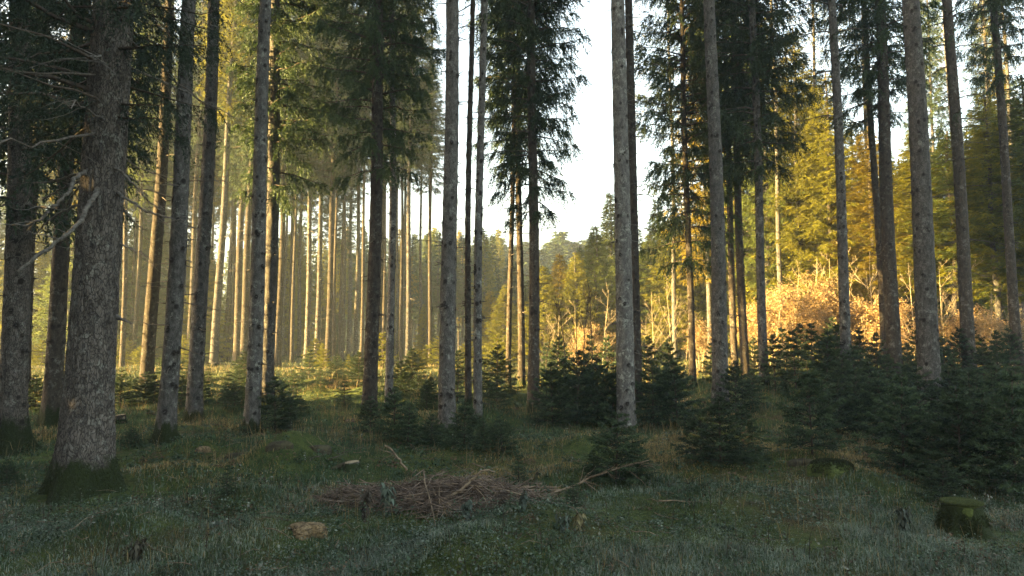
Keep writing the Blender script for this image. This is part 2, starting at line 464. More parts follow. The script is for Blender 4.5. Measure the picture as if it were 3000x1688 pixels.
CR = {}
for k in range(4): CR['tall%d' % k] = (crown_mesh('crown', 15, 1.8, 20 + k), 15, 1.8)
CR['side0'] = (crown_mesh('crown', 15, 1.8, 28, az_bias=0.2), 15, 1.8)
for k in range(2): CR['thin%d' % k] = (crown_mesh('crown', 15, 1.7, 30 + k, whorl=0.62, per=4, dens=11, nsp=10, sl=0.075, w=0.020), 15, 1.7)
for k in range(4): CR['cone%d' % k] = (crown_mesh('crown', 12, 2.1, 40 + k, whorl=0.30, per=7, dens=17, nsp=10, sl=0.15, w=0.046, hang=0.7, conic=True, ragged=False), 12, 2.1)
for k in range(3): CR['far%d' % k] = (crown_mesh('crown', 10, 1.7, 50 + k, whorl=0.36, per=6, dens=9, nsp=7, sl=0.23, w=0.08, hang=0.6, conic=True, ragged=False, twl=(0.3, 0.6)), 10, 1.7)

def set_mat(o, m):
    o.material_slots[0].link = 'OBJECT'
    o.material_slots[0].material = m

BASES = []       # (x, y, r) of trunks so the ground cover keeps clear
def tree_root(name, p, label, cat, group=None):
    e = bpy.data.objects.new(name, None); COL.objects.link(e)
    e.empty_display_size = 0.3
    e.location = p
    return tag(e, label, cat, group)

def add_crown(root, zb, treeH, top_off, H, Rm, key, mat=None, g=rng):
    me, h0, r0 = CR[key]
    t = zb / H
    o = obj('crown', me, root, (top_off[0] * t, top_off[1] * t, zb), (0, 0, 0.0 if key.startswith('side') else g.uniform(0, 6.28)), (Rm / r0, Rm / r0, (treeH - zb) / h0))
    if mat is not None: set_mat(o, mat)
    return o

# the trees one can tell apart:  xt = x of the axis at the photo's top edge, xb/yb = where it meets the ground, w = width at y 844
# crown: y of its lowest boughs, radius, kind; tw = share of knots that carry long dead twigs
def T(xt, xb, yb, w, crown, label, d=None, H=26, bark=None, tw=0.12, twl=0.5, az=None, flare=0.35, flare_len=0.28, moss=0.3, mat=None, bend=0.03, seg=30):
    return dict(xt=xt, xb=xb, yb=yb, w=w, crown=crown, label=label, d=d, H=H, bark=bark or BARK, tw=tw, twl=twl, az=az, flare=flare, flare_len=flare_len, moss=moss, mat=mat, bend=bend, seg=seg)

TREES = [
 T(60, 32, 1322, 66, (600, 2.4, 'tall0'), 'old spruce with a curved mossy foot, cut by the left edge of the photo', H=24, bark=BARK_OLD, tw=0.15, twl=0.9, flare=0.9, flare_len=0.35, moss=0.7, mat=NEEDLE_DK),
 T(335, 243, 1425, 118, None, 'giant old spruce with flared mossy root foot and crooked dead limbs', H=27, bark=BARK_OLD, flare=0.55, flare_len=0.55, moss=0.42, bend=0.0, seg=110),
 T(240, 148, 1246, 44, (430, 1.7, 'tall1'), 'spruce with a mossy foot just left of the giant spruce', H=25, bark=BARK_DARK, tw=0.12, flare=0.6, moss=0.5, mat=NEEDLE_DK),
 T(135, 76, 1094, 25, (600, 1.6, 'thin0'), 'slim dark spruce trunk hung with green sprays, between edge trunk and giant', d=16, bark=BARK_DARK, tw=0.3, mat=NEEDLE_DK),
 T(381, 358, 1060, 13, (450, 1.9, 'tall2'), 'slim dark spruce trunk right behind the right flank of the giant spruce', d=30, bark=BARK_DARK),
 T(498, 428, 1124, 34, (100, 1.5, 'thin1'), 'leaning brown spruce trunk between the giant spruce and the twiggy trunk', d=19, bark=BARK_DARK, tw=0.12, twl=0.7),
 T(562, 484, 1295, 46, None, 'grey spruce with many thin dead twigs right of the giant spruce', tw=0.30, twl=1.1, moss=0.4, flare=0.5, flare_len=0.3),
 T(623, 567, 1234, 40, None, 'straight mottled spruce just right of the twiggy grey spruce', tw=0.10, twl=0.7),
 T(600, 551, 1056, 14, (480, 1.9, 'tall1'), 'thin brown spruce trunk half hidden behind the straight mottled spruce', d=38, bark=BARK_DARK),
 T(690, 624, 1124, 21, (330, 1.9, 'tall0'), 'slim spruce under the lowest golden boughs, left of the twin trunks', d=33, tw=0.1, mat=NEEDLE_SUNLIT),
 T(730, 655, 1052, 13, (560, 1.8, 'tall2'), 'thinnest spruce trunk in the cluster left of the twin trunks', d=40),
 T(735, 693, 1056, 19, (540, 1.8, 'tall3'), 'middle spruce trunk of the cluster left of the twin trunks', d=36, bark=BARK_DARK, tw=0.1),
 T(760, 712, 1092, 20, (560, 1.9, 'tall2'), 'darker spruce trunk nearest the twin trunks on their left side', d=34, bark=BARK_DARK, tw=0.1),
 T(786, 737, 1272, 41, None, 'left and nearer trunk of the mottled twin spruces', bark=BARK_PALE, tw=0.12, twl=0.4, moss=0.35),
 T(806, 779, 1190, 38, (545, 2.1, 'side0'), 'right and farther trunk of the mottled twin spruces', tw=0.08, twl=0.5),
 T(845, 812, 1106, 17, (590, 1.9, 'tall0'), 'dark slim spruce just right of the twin trunks', d=34, bark=BARK_DARK, tw=0.12),
 T(892, 876, 1060, 10, (600, 1.7, 'tall1'), 'thin sunlit spruce trunk with low golden foliage right of the twin trunks', d=46, mat=NEEDLE_SUNLIT),
 T(922, 897, 1062, 14, (540, 1.9, 'tall3'), 'slim dark spruce trunk, second right of the twin trunks', d=36, tw=0.1),
 T(962, 926, 1060, 14, (520, 1.9, 'tall2'), 'slim dark spruce trunk midway between twin trunks and broad shaded trunk', d=36, tw=0.1),
 T(994, 957, 1130, 16, (540, 1.9, 'tall0'), 'dark spruce trunk with its foot lower than its slim neighbours', d=34, bark=BARK_DARK, tw=0.12),
 T(1040, 1020, 1030, 10, (560, 1.9, 'tall1'), 'thin far spruce trunk, left one of a pair by the broad shaded trunk', d=52),
 T(1062, 1041, 1036, 12, (520, 1.9, 'tall3'), 'thin far spruce trunk, right one of a pair by the broad shaded trunk', d=46),
 T(1108, 1081, 1218, 38, (480, 1.75, 'tall2'), 'broad shaded spruce trunk left of the picture centre', bark=BARK_DARK, tw=0.06, H=25),
 T(1130, 1105, 1094, 18, (470, 2.0, 'tall0'), 'spruce trunk peeping out behind the broad shaded trunk', d=34, bark=BARK_DARK),
 T(1148, 1139, 1205, 21, (150, 1.5, 'tall1'), 'slender lichened spruce right of the broad shaded trunk', bark=BARK_PALE, tw=0.1, H=22),
 T(1168, 1160, 1065, 8, (540, 1.4, 'tall3'), 'pole thin spruce trunk right of the slender lichened spruce', d=46),
 T(1208, 1193, 1065, 14, (480, 2.1, 'tall2'), 'slim spruce under a tall dark crown left of the big grey trunk', d=33, H=22, tw=0.15),
 T(1236, 1232, 1054, 9, (480, 1.7, 'tall0'), 'thin sunlit spruce trunk nearest the big grey trunk on its left', d=48, H=20, tw=0.1),
 T(1317, 1309, 1280, 45, None, 'big grey spruce trunk with black knots at the picture centre', tw=0.10, twl=0.7, bark=BARK_CRACK),
 T(1384, 1372, 1195, 17, (40, 1.3, 'thin0'), 'darker and thinner of two close trunks right of the big grey trunk', bark=BARK_DARK, tw=0.08),
 T(1416, 1400, 1248, 23, (30, 1.3, 'thin1'), 'paler and thicker of two close trunks right of the big grey trunk', bark=BARK_PALE, tw=0.06),
 T(1505, 1489, 1040, 14, (470, 1.5, 'tall1'), 'left trunk of three dark ones sharing a hanging crown', d=19.5, bark=BARK_DARK, H=22),
 T(1520, 1528, 1178, 19, (420, 1.5, 'tall2'), 'middle trunk of three dark ones sharing a hanging crown', d=20, bark=BARK_DARK, tw=0.2, H=22),
 T(1559, 1562, 1224, 30, (600, 1.55, 'tall3'), 'right and thickest trunk of three sharing a hanging crown', d=16, bark=BARK_DARK, tw=0.22, twl=0.8, H=22),
 T(1810, 1835, 1268, 49, None, 'pale lichened spruce trunk with dead twigs beside the bright sky gap', bark=BARK_PALE, tw=0.22, twl=0.7, moss=0.2, bend=0.008),
 T(1841, 1868, 1224, 29, None, 'brown spruce trunk close behind the pale lichened one', bark=BARK_DARK, tw=0.35, twl=0.8, az=-0.3, d=17, bend=0.008),
 T(1998, 2030, 1148, 18, (760, 1.9, 'tall0'), 'dark slim spruce with the lowest hanging crown right of the sky gap', d=19.5, bark=BARK_DARK, H=24, tw=0.1),
 T(2076, 2112, 1204, 42, None, 'grey spruce with a warm lit left edge above a dark sapling clump', bark=BARK_CRACK, tw=0.06, twl=0.6),
 T(2118, 2154, 1066, 18, (470, 2.2, 'tall1'), 'rusty brown spruce trunk close right of the warm edged spruce', d=21, bark=BARK_DARK, tw=0.15),
 T(2146, 2183, 1056, 22, (450, 2.1, 'tall2'), 'dark spruce trunk second right of the warm edged spruce', d=20.5, bark=BARK_DARK, tw=0.12),
 T(2200, 2242, 1200, 24, (470, 2.0, 'tall3'), 'straight dark spruce standing in a gap of mossy grass', d=18, bark=BARK, tw=0.1),
 T(2434, 2484, 1145, 28, (330, 1.8, 'thin0'), 'knotty spruce in front of the sunlit orange thicket', bark=BARK, tw=0.1, twl=0.6, d=17),
 T(2530, 2594, 1080, 20, (330, 2.0, 'tall1'), 'slimmer spruce just left of a thicker partner trunk', d=20.5, bark=BARK_DARK, tw=0.12),
 T(2580, 2624, 1120, 38, (230, 1.7, 'tall3'), 'thick dark spruce right of a slimmer partner trunk', d=19, bark=BARK_DARK, tw=0.12),
 T(2661, 2730, 1240, 56, None, 'thick spruce with scaly cracked bark rising behind dark saplings', bark=BARK_CRACK, tw=0.05, twl=0.5, flare=0.2),
 T(2716, 2757, 990, 10, (520, 1.6, 'tall1'), 'thin pinkish sunlit trunk right of the scaly cracked spruce', d=38),
 T(2772, 2842, 1100, 34, (330, 1.9, 'thin0'), 'dark twiggy spruce between the scaly spruce and the right edge', d=19, bark=BARK_DARK, tw=0.35, twl=1.0),
 T(2880, 2946, 1036, 9, (520, 1.6, 'tall2'), 'thin sunlit trunk close left of the rightmost dark spruce', d=38),
 T(2908, 2986, 1078, 25, (200, 1.5, 'tall0'), 'rightmost dark spruce, leaning to the left', d=20, bark=BARK_DARK, tw=0.15),
]
GRP = 'tall spruces of the plantation'
NEAR = []
for k, t in enumerate(TREES):
    g = np.random.default_rng(100 + k)
    if t['d'] is None:
        p = hit(t['xb'], t['yb'])
    else:
        x = at(t['xb'], t['yb'], t['d'])[0]
        p = np.array([x, t['d'], float(ground(x, t['d']))])
    y = p[1]
    p_top = at(t['xt'], 0, y)
    H = t['H']
    off = np.array([p_top[0] - p[0], 0.0]) * H / (p_top[2] - p[2])
    z844 = 1.65 + y * 164 / 2000 - p[2]
    r0 = t['w'] * y / 2000 / 2 / (1 - 0.78 * z844 / H)
    if t['crown'] is None: zb = max(10.5, 2.5 + y * 0.52)
    else: zb = 1.65 + y * (1008 - t['crown'][0]) / 2000 - p[2]
    near = y < 34
    root = tree_root('spruce_tree', p, t['label'], 'tree', GRP)
    pix = y / 683.0
    me, K, pt = trunk_mesh('trunk', r0, H, off, g, t['bark'], True, t['flare'], t['flare_len'], 4 if k == 1 else 5, t['moss'],
                           fineh=min(H - 2, 2.6 + 0.5 * y), bend=t['bend'], dz=0.03 if y < 18 else 0.06, seg=t['seg'] if y < 22 else 20, knots=k != 1, ridges=0.007 if k == 1 else 0.0,
                           stubs=lambda K, pt: dead_branches(root, K, pt, g, t['tw'], t['twl'], zb + 1.0, az=t['az'], thick=max(1.1, y / 13)))
    obj('trunk', me, root)
    spec = t['crown'] or (0, 1.9, 'thin%d' % (k % 2))
    if k != 1:
        add_crown(root, zb, H + 0.4, off, H, spec[1], spec[2], t['mat'], g)
    t.update(p=p, r0=r0, y=y, root=root, off=off, pt=pt, zb=zb)
    BASES.append((p[0], p[1], r0 * (2.1 if k == 1 else 1.6)))
    print('tree %2d  d %.1f  diam %.2f zb %.1f  %s' % (k, y, 2 * r0, zb, t['label'][:40]))

# ------------------------------------------------------------------ the giant spruce: dead limbs and low dark boughs
G = TREES[1]
g = np.random.default_rng(900)
def limb(pts, r_a, r_b, depth, name='dead_limb', side=3):
    n = len(pts)
    dep = np.interp(np.arange(n), np.linspace(0, n - 1, len(depth)), depth)
    P = np.array([at(a, b, G['y'] + dd) for (a, b), dd in zip(pts, dep)]) - G['p']
    tt = np.linspace(0, n - 1, n * 5)
    Pf = np.stack([np.interp(tt, np.arange(n), P[:, c]) for c in range(3)], -1)
    for _ in range(4): Pf[1:-1] = (Pf[:-2] + 2 * Pf[1:-1] + Pf[2:]) / 4
    Pf[1:-1] += g.normal(0, 0.006, Pf[1:-1].shape)
    s = Soup(); m = len(Pf)
    rr = np.linspace(r_a, r_b, m) * (1 + g.normal(0, 0.06, m))
    s.add(*tube(Pf, rr, 9))
    for _ in range(side):
        k = g.integers(m // 3, m - 2); d = Pf[k + 1] - Pf[k]
        a = math.atan2(d[1], d[0]) + g.choice([-1, 1]) * g.uniform(0.4, 1.1)
        s.add(*tube(twig_line(Pf[k], a, g.uniform(0.2, 0.7), g, g.uniform(-0.9, 0.3), 7, 0.12), np.linspace(rr[k] * 0.4, 0.002, 7), 4))
    obj(name, s.mesh('dead_limb', [LIMB], sm=True), G['root'])
limb([(286, 553), (279, 573), (255, 604), (238, 649), (207, 680), (179, 700), (114, 749), (52, 797)], 0.026, 0.017, (-0.22, -0.6, -0.9))
limb([(280, 494), (241, 507), (221, 521), (207, 555), (179, 586), (148, 617), (114, 645), (83, 659), (38, 659)], 0.026, 0.009, (-0.15, -0.5, -0.7), side=5)
limb([(262, 520), (241, 526), (193, 545), (155, 569), (124, 586)], 0.017, 0.009, (0.0, 0.2, 0.4), side=4)
limb([(255, 590), (238, 597), (193, 614), (152, 642), (131, 655), (100, 690)], 0.018, 0.008, (0.05, 0.2, 0.5), side=4)
limb([(262, 500), (241, 507), (179, 524), (138, 535), (97, 535)], 0.018, 0.006, (0.1, 0.3, 0.5), side=5)
limb([(340, 560), (352, 573), (386, 590), (421, 617), (476, 635), (538, 646)], 0.020, 0.006, (0.0, -0.3, -0.5), side=6)
limb([(335, 490), (349, 497), (380, 528), (414, 566), (442, 597), (483, 621)], 0.016, 0.005, (-0.1, -0.2, 0.1), side=6)
limb([(335, 492), (352, 500), (393, 528), (414, 531), (459, 531)], 0.013, 0.005, (0.0, 0.3, 0.5), side=5)
limb([(345, 585), (355, 600), (380, 635), (400, 659), (428, 676)], 0.014, 0.005, (0.0, 0.2, 0.4), side=4)
limb([(340, 710), (352, 716), (380, 728), (407, 738), (448, 769)], 0.013, 0.004, (0.0, 0.1, 0.3), side=3)
limb([(335, 450), (352, 455), (400, 490), (448, 507), (510, 524)], 0.014, 0.005, (0.0, 0.2, 0.3), side=5)
limb([(340, 925), (352, 932), (372, 942), (391, 950)], 0.022, 0.006, (-0.05, -0.2), side=0)
for k in range(26):                                       # thin bare limbs among the dark boughs
    z0 = g.uniform(3.6, 8.0); a = g.uniform(0, 6.28)
    L = g.uniform(1.0, 2.4)
    P = twig_line(G['pt'](z0, a, -0.03), a, L, g, g.uniform(-0.45, -0.05), 9, 0.07)
    s = Soup(); s.add(*tube(P, np.linspace(0.016, 0.004, 9), 6))
    for _ in range(7):
        q_ = g.integers(2, 8)
        s.add(*tube(twig_line(P[q_], a + g.choice([-1, 1]) * g.uniform(0.3, 1.3), g.uniform(0.15, 0.7), g, g.uniform(-1.0, 0.2), 7, 0.14), np.linspace(0.006, 0.0015, 7), 3))
    obj('dead_limb', s.mesh('dead_limb', [LIMB if k % 2 else TWIG], sm=True), G['root'])
gm = crown_mesh('crown', 23.2, 2.6, 77, whorl=0.27, per=7, dens=30, nsp=16, sl=0.06, w=0.016, hang=1.0, mat=NEEDLE_DK, twl=(0.25, 0.65),
                az_bias=math.pi * 1.25, rprof=lambda t: (0.72 + 0.28 * min(1, t * 9)) * (1 - t) ** 0.6)
zb = 4.1
obj('crown', gm, G['root'], (G['off'][0] * zb / G['H'], 0, zb))

def trunk_moss(t, n, zmax, seed):
    """moss tufts on the root flare of a tree, thinning out upwards"""
    g = np.random.default_rng(seed)
    me = [c for c in t['root'].children if c.name.startswith('trunk')][0].data
    V = np.zeros(len(me.vertices) * 3, np.float32); me.vertices.foreach_get('co', V); V = V.reshape(-1, 3)
    Nn = np.zeros(len(me.vertices) * 3, np.float32); me.vertices.foreach_get('normal', Nn); Nn = Nn.reshape(-1, 3)
    a = np.zeros(len(V), np.float32); me.attributes['moss'].data.foreach_get('value', a)
    w = np.where((V[:, 2] < zmax) & (V[:, 2] > -0.05), np.clip(a - 0.25, 0, 1), 0)
    i_ = g.choice(len(V), n, p=w / w.sum())
    P = V[i_] + g.normal(0, 0.012, (n, 3)); D = norm(Nn[i_] * 0.8 + np.array([0, 0, -0.25]) + g.normal(0, 0.35, (n, 3)))
    Vv, T_, tt = spikes(P - D * 0.006, D, np.full(n, 0.018), 4, 0.016, 0.006, 0.3, g, g.random(n) * 0.6)
    obj('moss', mesh('moss', Vv, T_, None, [MOSSF], {'tint': tt}), t['root'])
MOSSF = leaf_mat('moss_tufts', (0.016, 0.022, 0.008), (0.070, 0.082, 0.028), 0.3)
trunk_moss(TREES[1], 1200, 0.34, 1); trunk_moss(TREES[0], 2600, 0.6, 2); trunk_moss(TREES[2], 1600, 0.5, 3)
trunk_moss(TREES[6], 1300, 0.4, 4); trunk_moss(TREES[7], 1000, 0.35, 5); trunk_moss(TREES[13], 1000, 0.4, 6)

# ------------------------------------------------------------------ background trees
NAMED = [(TREES[k]['xb'] * 0.5 + (TREES[k]['xt'] + (TREES[k]['xb'] - TREES[k]['xt']) * 0.6) * 0.5, nm) for k, nm in
         ((0, 'left edge trunk'), (1, 'giant spruce'), (6, 'twiggy grey trunk'), (7, 'straight mottled trunk'), (13, 'twin trunks'), (19, 'low footed dark trunk'),
          (22, 'broad shaded trunk'), (28, 'big grey trunk'), (30, 'close trunk pair'), (33, 'hanging crown trunks'), (34, 'pale lichened trunk'), (37, 'warm edged trunk'),
          (40, 'straight dark trunk'), (41, 'knotty trunk'), (43, 'thick dark trunk'), (44, 'scaly trunk'), (46, 'dark twiggy trunk'), (48, 'rightmost trunk'))]
NAMED = [(-1e9, 'left border')] + NAMED + [(1e9, 'right border')]
ORD = ['first', 'second', 'third', 'fourth', 'fifth', 'sixth', 'seventh', 'eighth', 'ninth', 'tenth', 'eleventh', 'twelfth', 'thirteenth', 'fourteenth']
def gap_labels(items, phrase):
    """items: list of (px, root). Labels each by its rank in the gap between two trunks one can find"""
    gaps = {}
    for px, o in sorted(items, key=lambda q_: q_[0]):
        k = max(i_ for i_, (x, _) in enumerate(NAMED) if x <= px)
        gaps.setdefault(k, []).append(o)
    for k, os_ in gaps.items():
        a, b = NAMED[k][1], NAMED[k + 1][1]
        for i_, o in enumerate(os_):
            if len(os_) == 1: o['label'] = '%s, between %s and %s' % (phrase, a, b)
            else: o['label'] = '%s, %s from left between %s and %s' % (phrase, ORD[min(i_, 13)], a, b)

# slim trunks of the haze-filled stand: one shared trunk mesh per kind
slim = []
for k in range(4):
    gg = np.random.default_rng(300 + k)
    slim.append(trunk_mesh('trunk', 0.15, 20, (0, 0), gg, BARK if k % 2 else BARK_DARK, False, 0.4, 0.3, 5, 0.2, seg=10, bend=0.05)[0])
haze_items = []
g = np.random.default_rng(411)
def plantation(px, d, H, zb, Rm, key, mat=None, r=1.0, lean=0.0):
    x = (px - 1500) / FPX * d * 1.003
    p = (x, d, float(ground(x, d)))
    root = tree_root('spruce_tree', p, 'hazy spruce', 'tree', 'hazy spruces far back in the stand')
    o = obj('trunk', slim[int(g.integers(0, 4))], root, (0, 0, 0), (0, R(lean), g.uniform(0, 6.28)), (r, r, H / 20))
    me, h0, r0 = CR[key]
    c = obj('crown', me, root, (0, 0, zb), (0, 0, g.uniform(0, 6.28)), (Rm / r0, Rm / r0, (H - zb) / h0))
    if mat is NEEDLE_SUNLIT: mat = (NEEDLE_SUNLIT, NEEDLE_GREEN, NEEDLE_GOLD, NEEDLE_SUNLIT, NEEDLE_GREEN)[int(px * 7 + d * 3) % 5]
    if mat is not None: set_mat(c, mat)
    BASES.append((x, d, 0.2))
    return root
used = [(t['xb'], t['y']) for t in TREES]
def clear(px, d, m=9):
    return all(abs(px - q_) > m for q_, _ in used)
# left: tall trunks whose crowns close above
n = 0
for _ in range(400):
    if n >= 28: break
    px = g.uniform(45, 1010); d = g.uniform(40, 60)
    if not clear(px, d): continue
    used.append((px, d)); n += 1
    haze_items.append((px, plantation(px, d, g.uniform(20, 25), g.uniform(7.5, 13.0), g.uniform(1.4, 2.0), 'tall%d' % g.integers(0, 4), NEEDLE_SUNLIT if g.random() < 0.15 else None, g.uniform(0.6, 0.95))))
# centre: the far stand whose tips stand out against the sky
n = 0
for _ in range(600):
    if n >= 46: break
    px = g.uniform(560, 1500); d = g.uniform(62, 84)
    if not clear(px, d, 7): continue
    used.append((px, d)); n += 1
    Ht = (1008 - g.uniform(670, 780)) / 2000 * d + 1.65
    haze_items.append((px, plantation(px, d, Ht, g.uniform(3.2, 5.0), g.uniform(1.3, 1.8), 'far%d' % g.integers(0, 3), NEEDLE_SUNLIT if g.random() < 0.3 else None, g.uniform(0.7, 1.05))))
gap_labels(haze_items, 'hazy far spruce')

# right and centre: sunlit spruces branched to the ground
sun_items = []
for px, d, ty, Rm, mat in [(1790, 42, 588, 2.2, NEEDLE_SUNLIT), (1700, 47, 745, 2.0, NEEDLE_SUNLIT), (1655, 52, 800, 1.9, NEEDLE_SUNLIT), (1930, 42, 605, 2.2, NEEDLE_SUNLIT), (1735, 50, 700, 2.0, NEEDLE_SUNLIT),
                          (1872, 55, 690, 2.2, NEEDLE), (1600, 58, 800, 2.1, NEEDLE), (1985, 40, 700, 2.2, NEEDLE_SUNLIT), (2060, 37, 590, 2.3, NEEDLE_SUNLIT), (2190, 38, 520, 2.4, NEEDLE_SUNLIT),
                          (2258, 33, 470, 2.3, NEEDLE_SUNLIT), (2330, 31, 260, 2.7, NEEDLE_SUNLIT), (2400, 33, 230, 2.6, NEEDLE_SUNLIT), (2455, 38, 420, 2.5, NEEDLE), (2520, 34, 400, 2.5, NEEDLE_SUNLIT), (2585, 37, 440, 2.5, NEEDLE_SUNLIT),
                          (2650, 33, 500, 2.4, NEEDLE_SUNLIT), (2700, 37, 380, 2.5, NEEDLE_SUNLIT), (2790, 35, 430, 2.5, NEEDLE_SUNLIT), (2860, 37, 400, 2.6, NEEDLE_SUNLIT), (2925, 33, 330, 2.5, NEEDLE_SUNLIT), (2965, 34, 225, 2.6, NEEDLE_SUNLIT), (3040, 32, 300, 2.6, NEEDLE_SUNLIT),
                          (1480, 40, 860, 1.6, NEEDLE_SUNLIT), (1435, 44, 880, 1.5, NEEDLE_SUNLIT), (1590, 36, 800, 1.8, NEEDLE_SUNLIT), (1640, 39, 770, 1.9, NEEDLE_SUNLIT), (1690, 36, 760, 1.9, NEEDLE_SUNLIT), (1745, 38, 690, 2.0, NEEDLE_SUNLIT), (1905, 37, 720, 2.0, NEEDLE_SUNLIT), (1960, 36, 680, 2.0, NEEDLE_SUNLIT), (2120, 44, 560, 2.4, NEEDLE), (1830, 60, 640, 2.2, NEEDLE), (1515, 60, 790, 1.9, NEEDLE), (1545, 52, 850, 1.8, NEEDLE_SUNLIT)]:
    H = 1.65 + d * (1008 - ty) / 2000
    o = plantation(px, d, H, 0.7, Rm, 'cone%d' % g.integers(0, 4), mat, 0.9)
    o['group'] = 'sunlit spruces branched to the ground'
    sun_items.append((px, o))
for px, d, ty, Rm, mat in [(2080, 52, 560, 2.4, NEEDLE), (2160, 55, 500, 2.4, NEEDLE_SUNLIT), (2240, 50, 480, 2.5, NEEDLE), (2300, 54, 420, 2.5, NEEDLE_SUNLIT), (2370, 48, 440, 2.5, NEEDLE_SUNLIT), (2430, 56, 470, 2.5, NEEDLE_SUNLIT), (2490, 50, 500, 2.5, NEEDLE_SUNLIT), (2550, 54, 480, 2.5, NEEDLE_SUNLIT),
                          (2620, 48, 460, 2.5, NEEDLE), (2680, 55, 480, 2.5, NEEDLE_SUNLIT), (2750, 47, 440, 2.5, NEEDLE_SUNLIT), (2820, 52, 450, 2.5, NEEDLE_SUNLIT), (2890, 48, 380, 2.5, NEEDLE_SUNLIT), (2950, 54, 400, 2.5, NEEDLE), (3020, 46, 330, 2.5, NEEDLE_SUNLIT), (2010, 50, 640, 2.3, NEEDLE),
                          (85, 40, 560, 2.2, NEEDLE_SUNLIT), (150, 46, 600, 2.2, NEEDLE), (205, 38, 640, 2.2, NEEDLE_SUNLIT), (330, 40, 600, 2.2, NEEDLE), (395, 48, 660, 2.1, NEEDLE_SUNLIT), (455, 42, 620, 2.2, NEEDLE), (20, 44, 560, 2.2, NEEDLE), (530, 50, 690, 2.0, NEEDLE_SUNLIT), (270, 48, 600, 2.2, NEEDLE_SUNLIT), (840, 50, 700, 1.9, NEEDLE_SUNLIT), (870, 56, 660, 1.9, NEEDLE_SUNLIT)]:
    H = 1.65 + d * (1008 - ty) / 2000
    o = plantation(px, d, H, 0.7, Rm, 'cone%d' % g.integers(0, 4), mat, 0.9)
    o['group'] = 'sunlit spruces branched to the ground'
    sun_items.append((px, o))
gap_labels(sun_items, 'sunlit bushy spruce')
sl = []
gq = np.random.default_rng(818)
for px, d in [(585, 38), (676, 40), (770, 37), (860, 39), (982, 38), (1062, 37), (1178, 36), (1262, 37), (392, 40), (535, 39)]:
    o = plantation(px, d, gq.uniform(21, 24), gq.uniform(11.5, 13), 1.3, 'thin%d' % gq.integers(0, 2), None, gq.uniform(0.55, 0.8), gq.normal(0, 0.4))
    o['group'] = 'slim dark spruces between the first trunks'
    [c for c in o.children if c.name.startswith('trunk')][0].data = slim[0]
    sl.append((px, o))
gap_labels(sl, 'slim dark spruce')
un = []
gu = np.random.default_rng(515)
for px in list(gu.uniform(40, 620, 15)) + list(gu.uniform(620, 1480, 11)):
    d = gu.uniform(36, 52) if px < 620 else gu.uniform(44, 58)
    H = gu.uniform(3.0, 8.5) if px < 620 else gu.uniform(2.0, 5.0)
    o = plantation(px, d, H, 0.3, H * gu.uniform(0.2, 0.3), 'cone%d' % gu.integers(0, 4), NEEDLE_SUNLIT if gu.random() < 0.65 else NEEDLE, 0.5)
    o['group'] = 'half grown spruces in the misty stand'; un.append((px, o))
gap_labels(un, 'half grown misty spruce')
# tall hanging crowns lit through at the edge of the thicket
hl = []
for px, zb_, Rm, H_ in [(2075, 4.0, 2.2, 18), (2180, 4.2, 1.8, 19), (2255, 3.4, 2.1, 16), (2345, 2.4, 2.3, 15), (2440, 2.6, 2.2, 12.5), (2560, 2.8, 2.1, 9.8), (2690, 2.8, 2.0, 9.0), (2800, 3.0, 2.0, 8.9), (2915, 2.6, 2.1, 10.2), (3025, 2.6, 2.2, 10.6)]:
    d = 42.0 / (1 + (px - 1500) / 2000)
    o = plantation(px, d, H_, zb_, Rm, 'tall%d' % g.integers(0, 4), NEEDLE_SUNLIT, 0.9)
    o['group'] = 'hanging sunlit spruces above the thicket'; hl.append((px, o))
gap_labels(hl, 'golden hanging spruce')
hl = []
for px, d, zb_, Rm, H_, mt in [(q0, q1, q2 + 2.6, q3, q4 + 2, q5) for q0, q1, q2, q3, q4, q5 in [(590, 44, 8.0, 2.1, 24, NEEDLE), (645, 42, 9.0, 2.2, 24, NEEDLE), (772, 40, 8.5, 2.0, 23, NEEDLE), (858, 42, 8.0, 2.1, 23, NEEDLE), (935, 41, 9.0, 2.1, 23, NEEDLE), (1005, 43, 9.0, 2.0, 23, NEEDLE), (1125, 41, 8.5, 2.0, 22, NEEDLE), (1182, 43, 9.0, 2.0, 22, NEEDLE), (1255, 44, 8.5, 1.8, 19, NEEDLE),
                               (60, 38, 5.5, 2.1, 22, NEEDLE), (190, 39, 6.5, 2.1, 22, NEEDLE_SUNLIT), (300, 41, 6.0, 2.2, 22, NEEDLE), (400, 38, 6.5, 2.1, 23, NEEDLE_SUNLIT), (455, 42, 7.0, 2.1, 22, NEEDLE), (540, 40, 7.5, 2.0, 23, NEEDLE)]]:
    o = plantation(px, d, H_, zb_, Rm, 'tall%d' % g.integers(0, 4), mt, 0.85)
    o['group'] = 'dense crowned spruces behind the first trunks'; hl.append((px, o))
gap_labels(hl, 'low crowned spruce')
# pale bare trunks between them
tr = []
for px, d in [(1855, 34), (1975, 33), (2410, 30), (2476, 31), (2560, 30), (2690, 32), (2810, 33), (2925, 32), (2990, 29), (2290, 29)]:
    o = plantation(px, d, 22, 11.5, 1.5, 'thin%d' % g.integers(0, 2), NEEDLE_SUNLIT, 0.8)
    o['group'] = 'pale sunlit trunks behind the thicket'; tr.append((px, o))
gap_labels(tr, 'bare sunlit trunk')

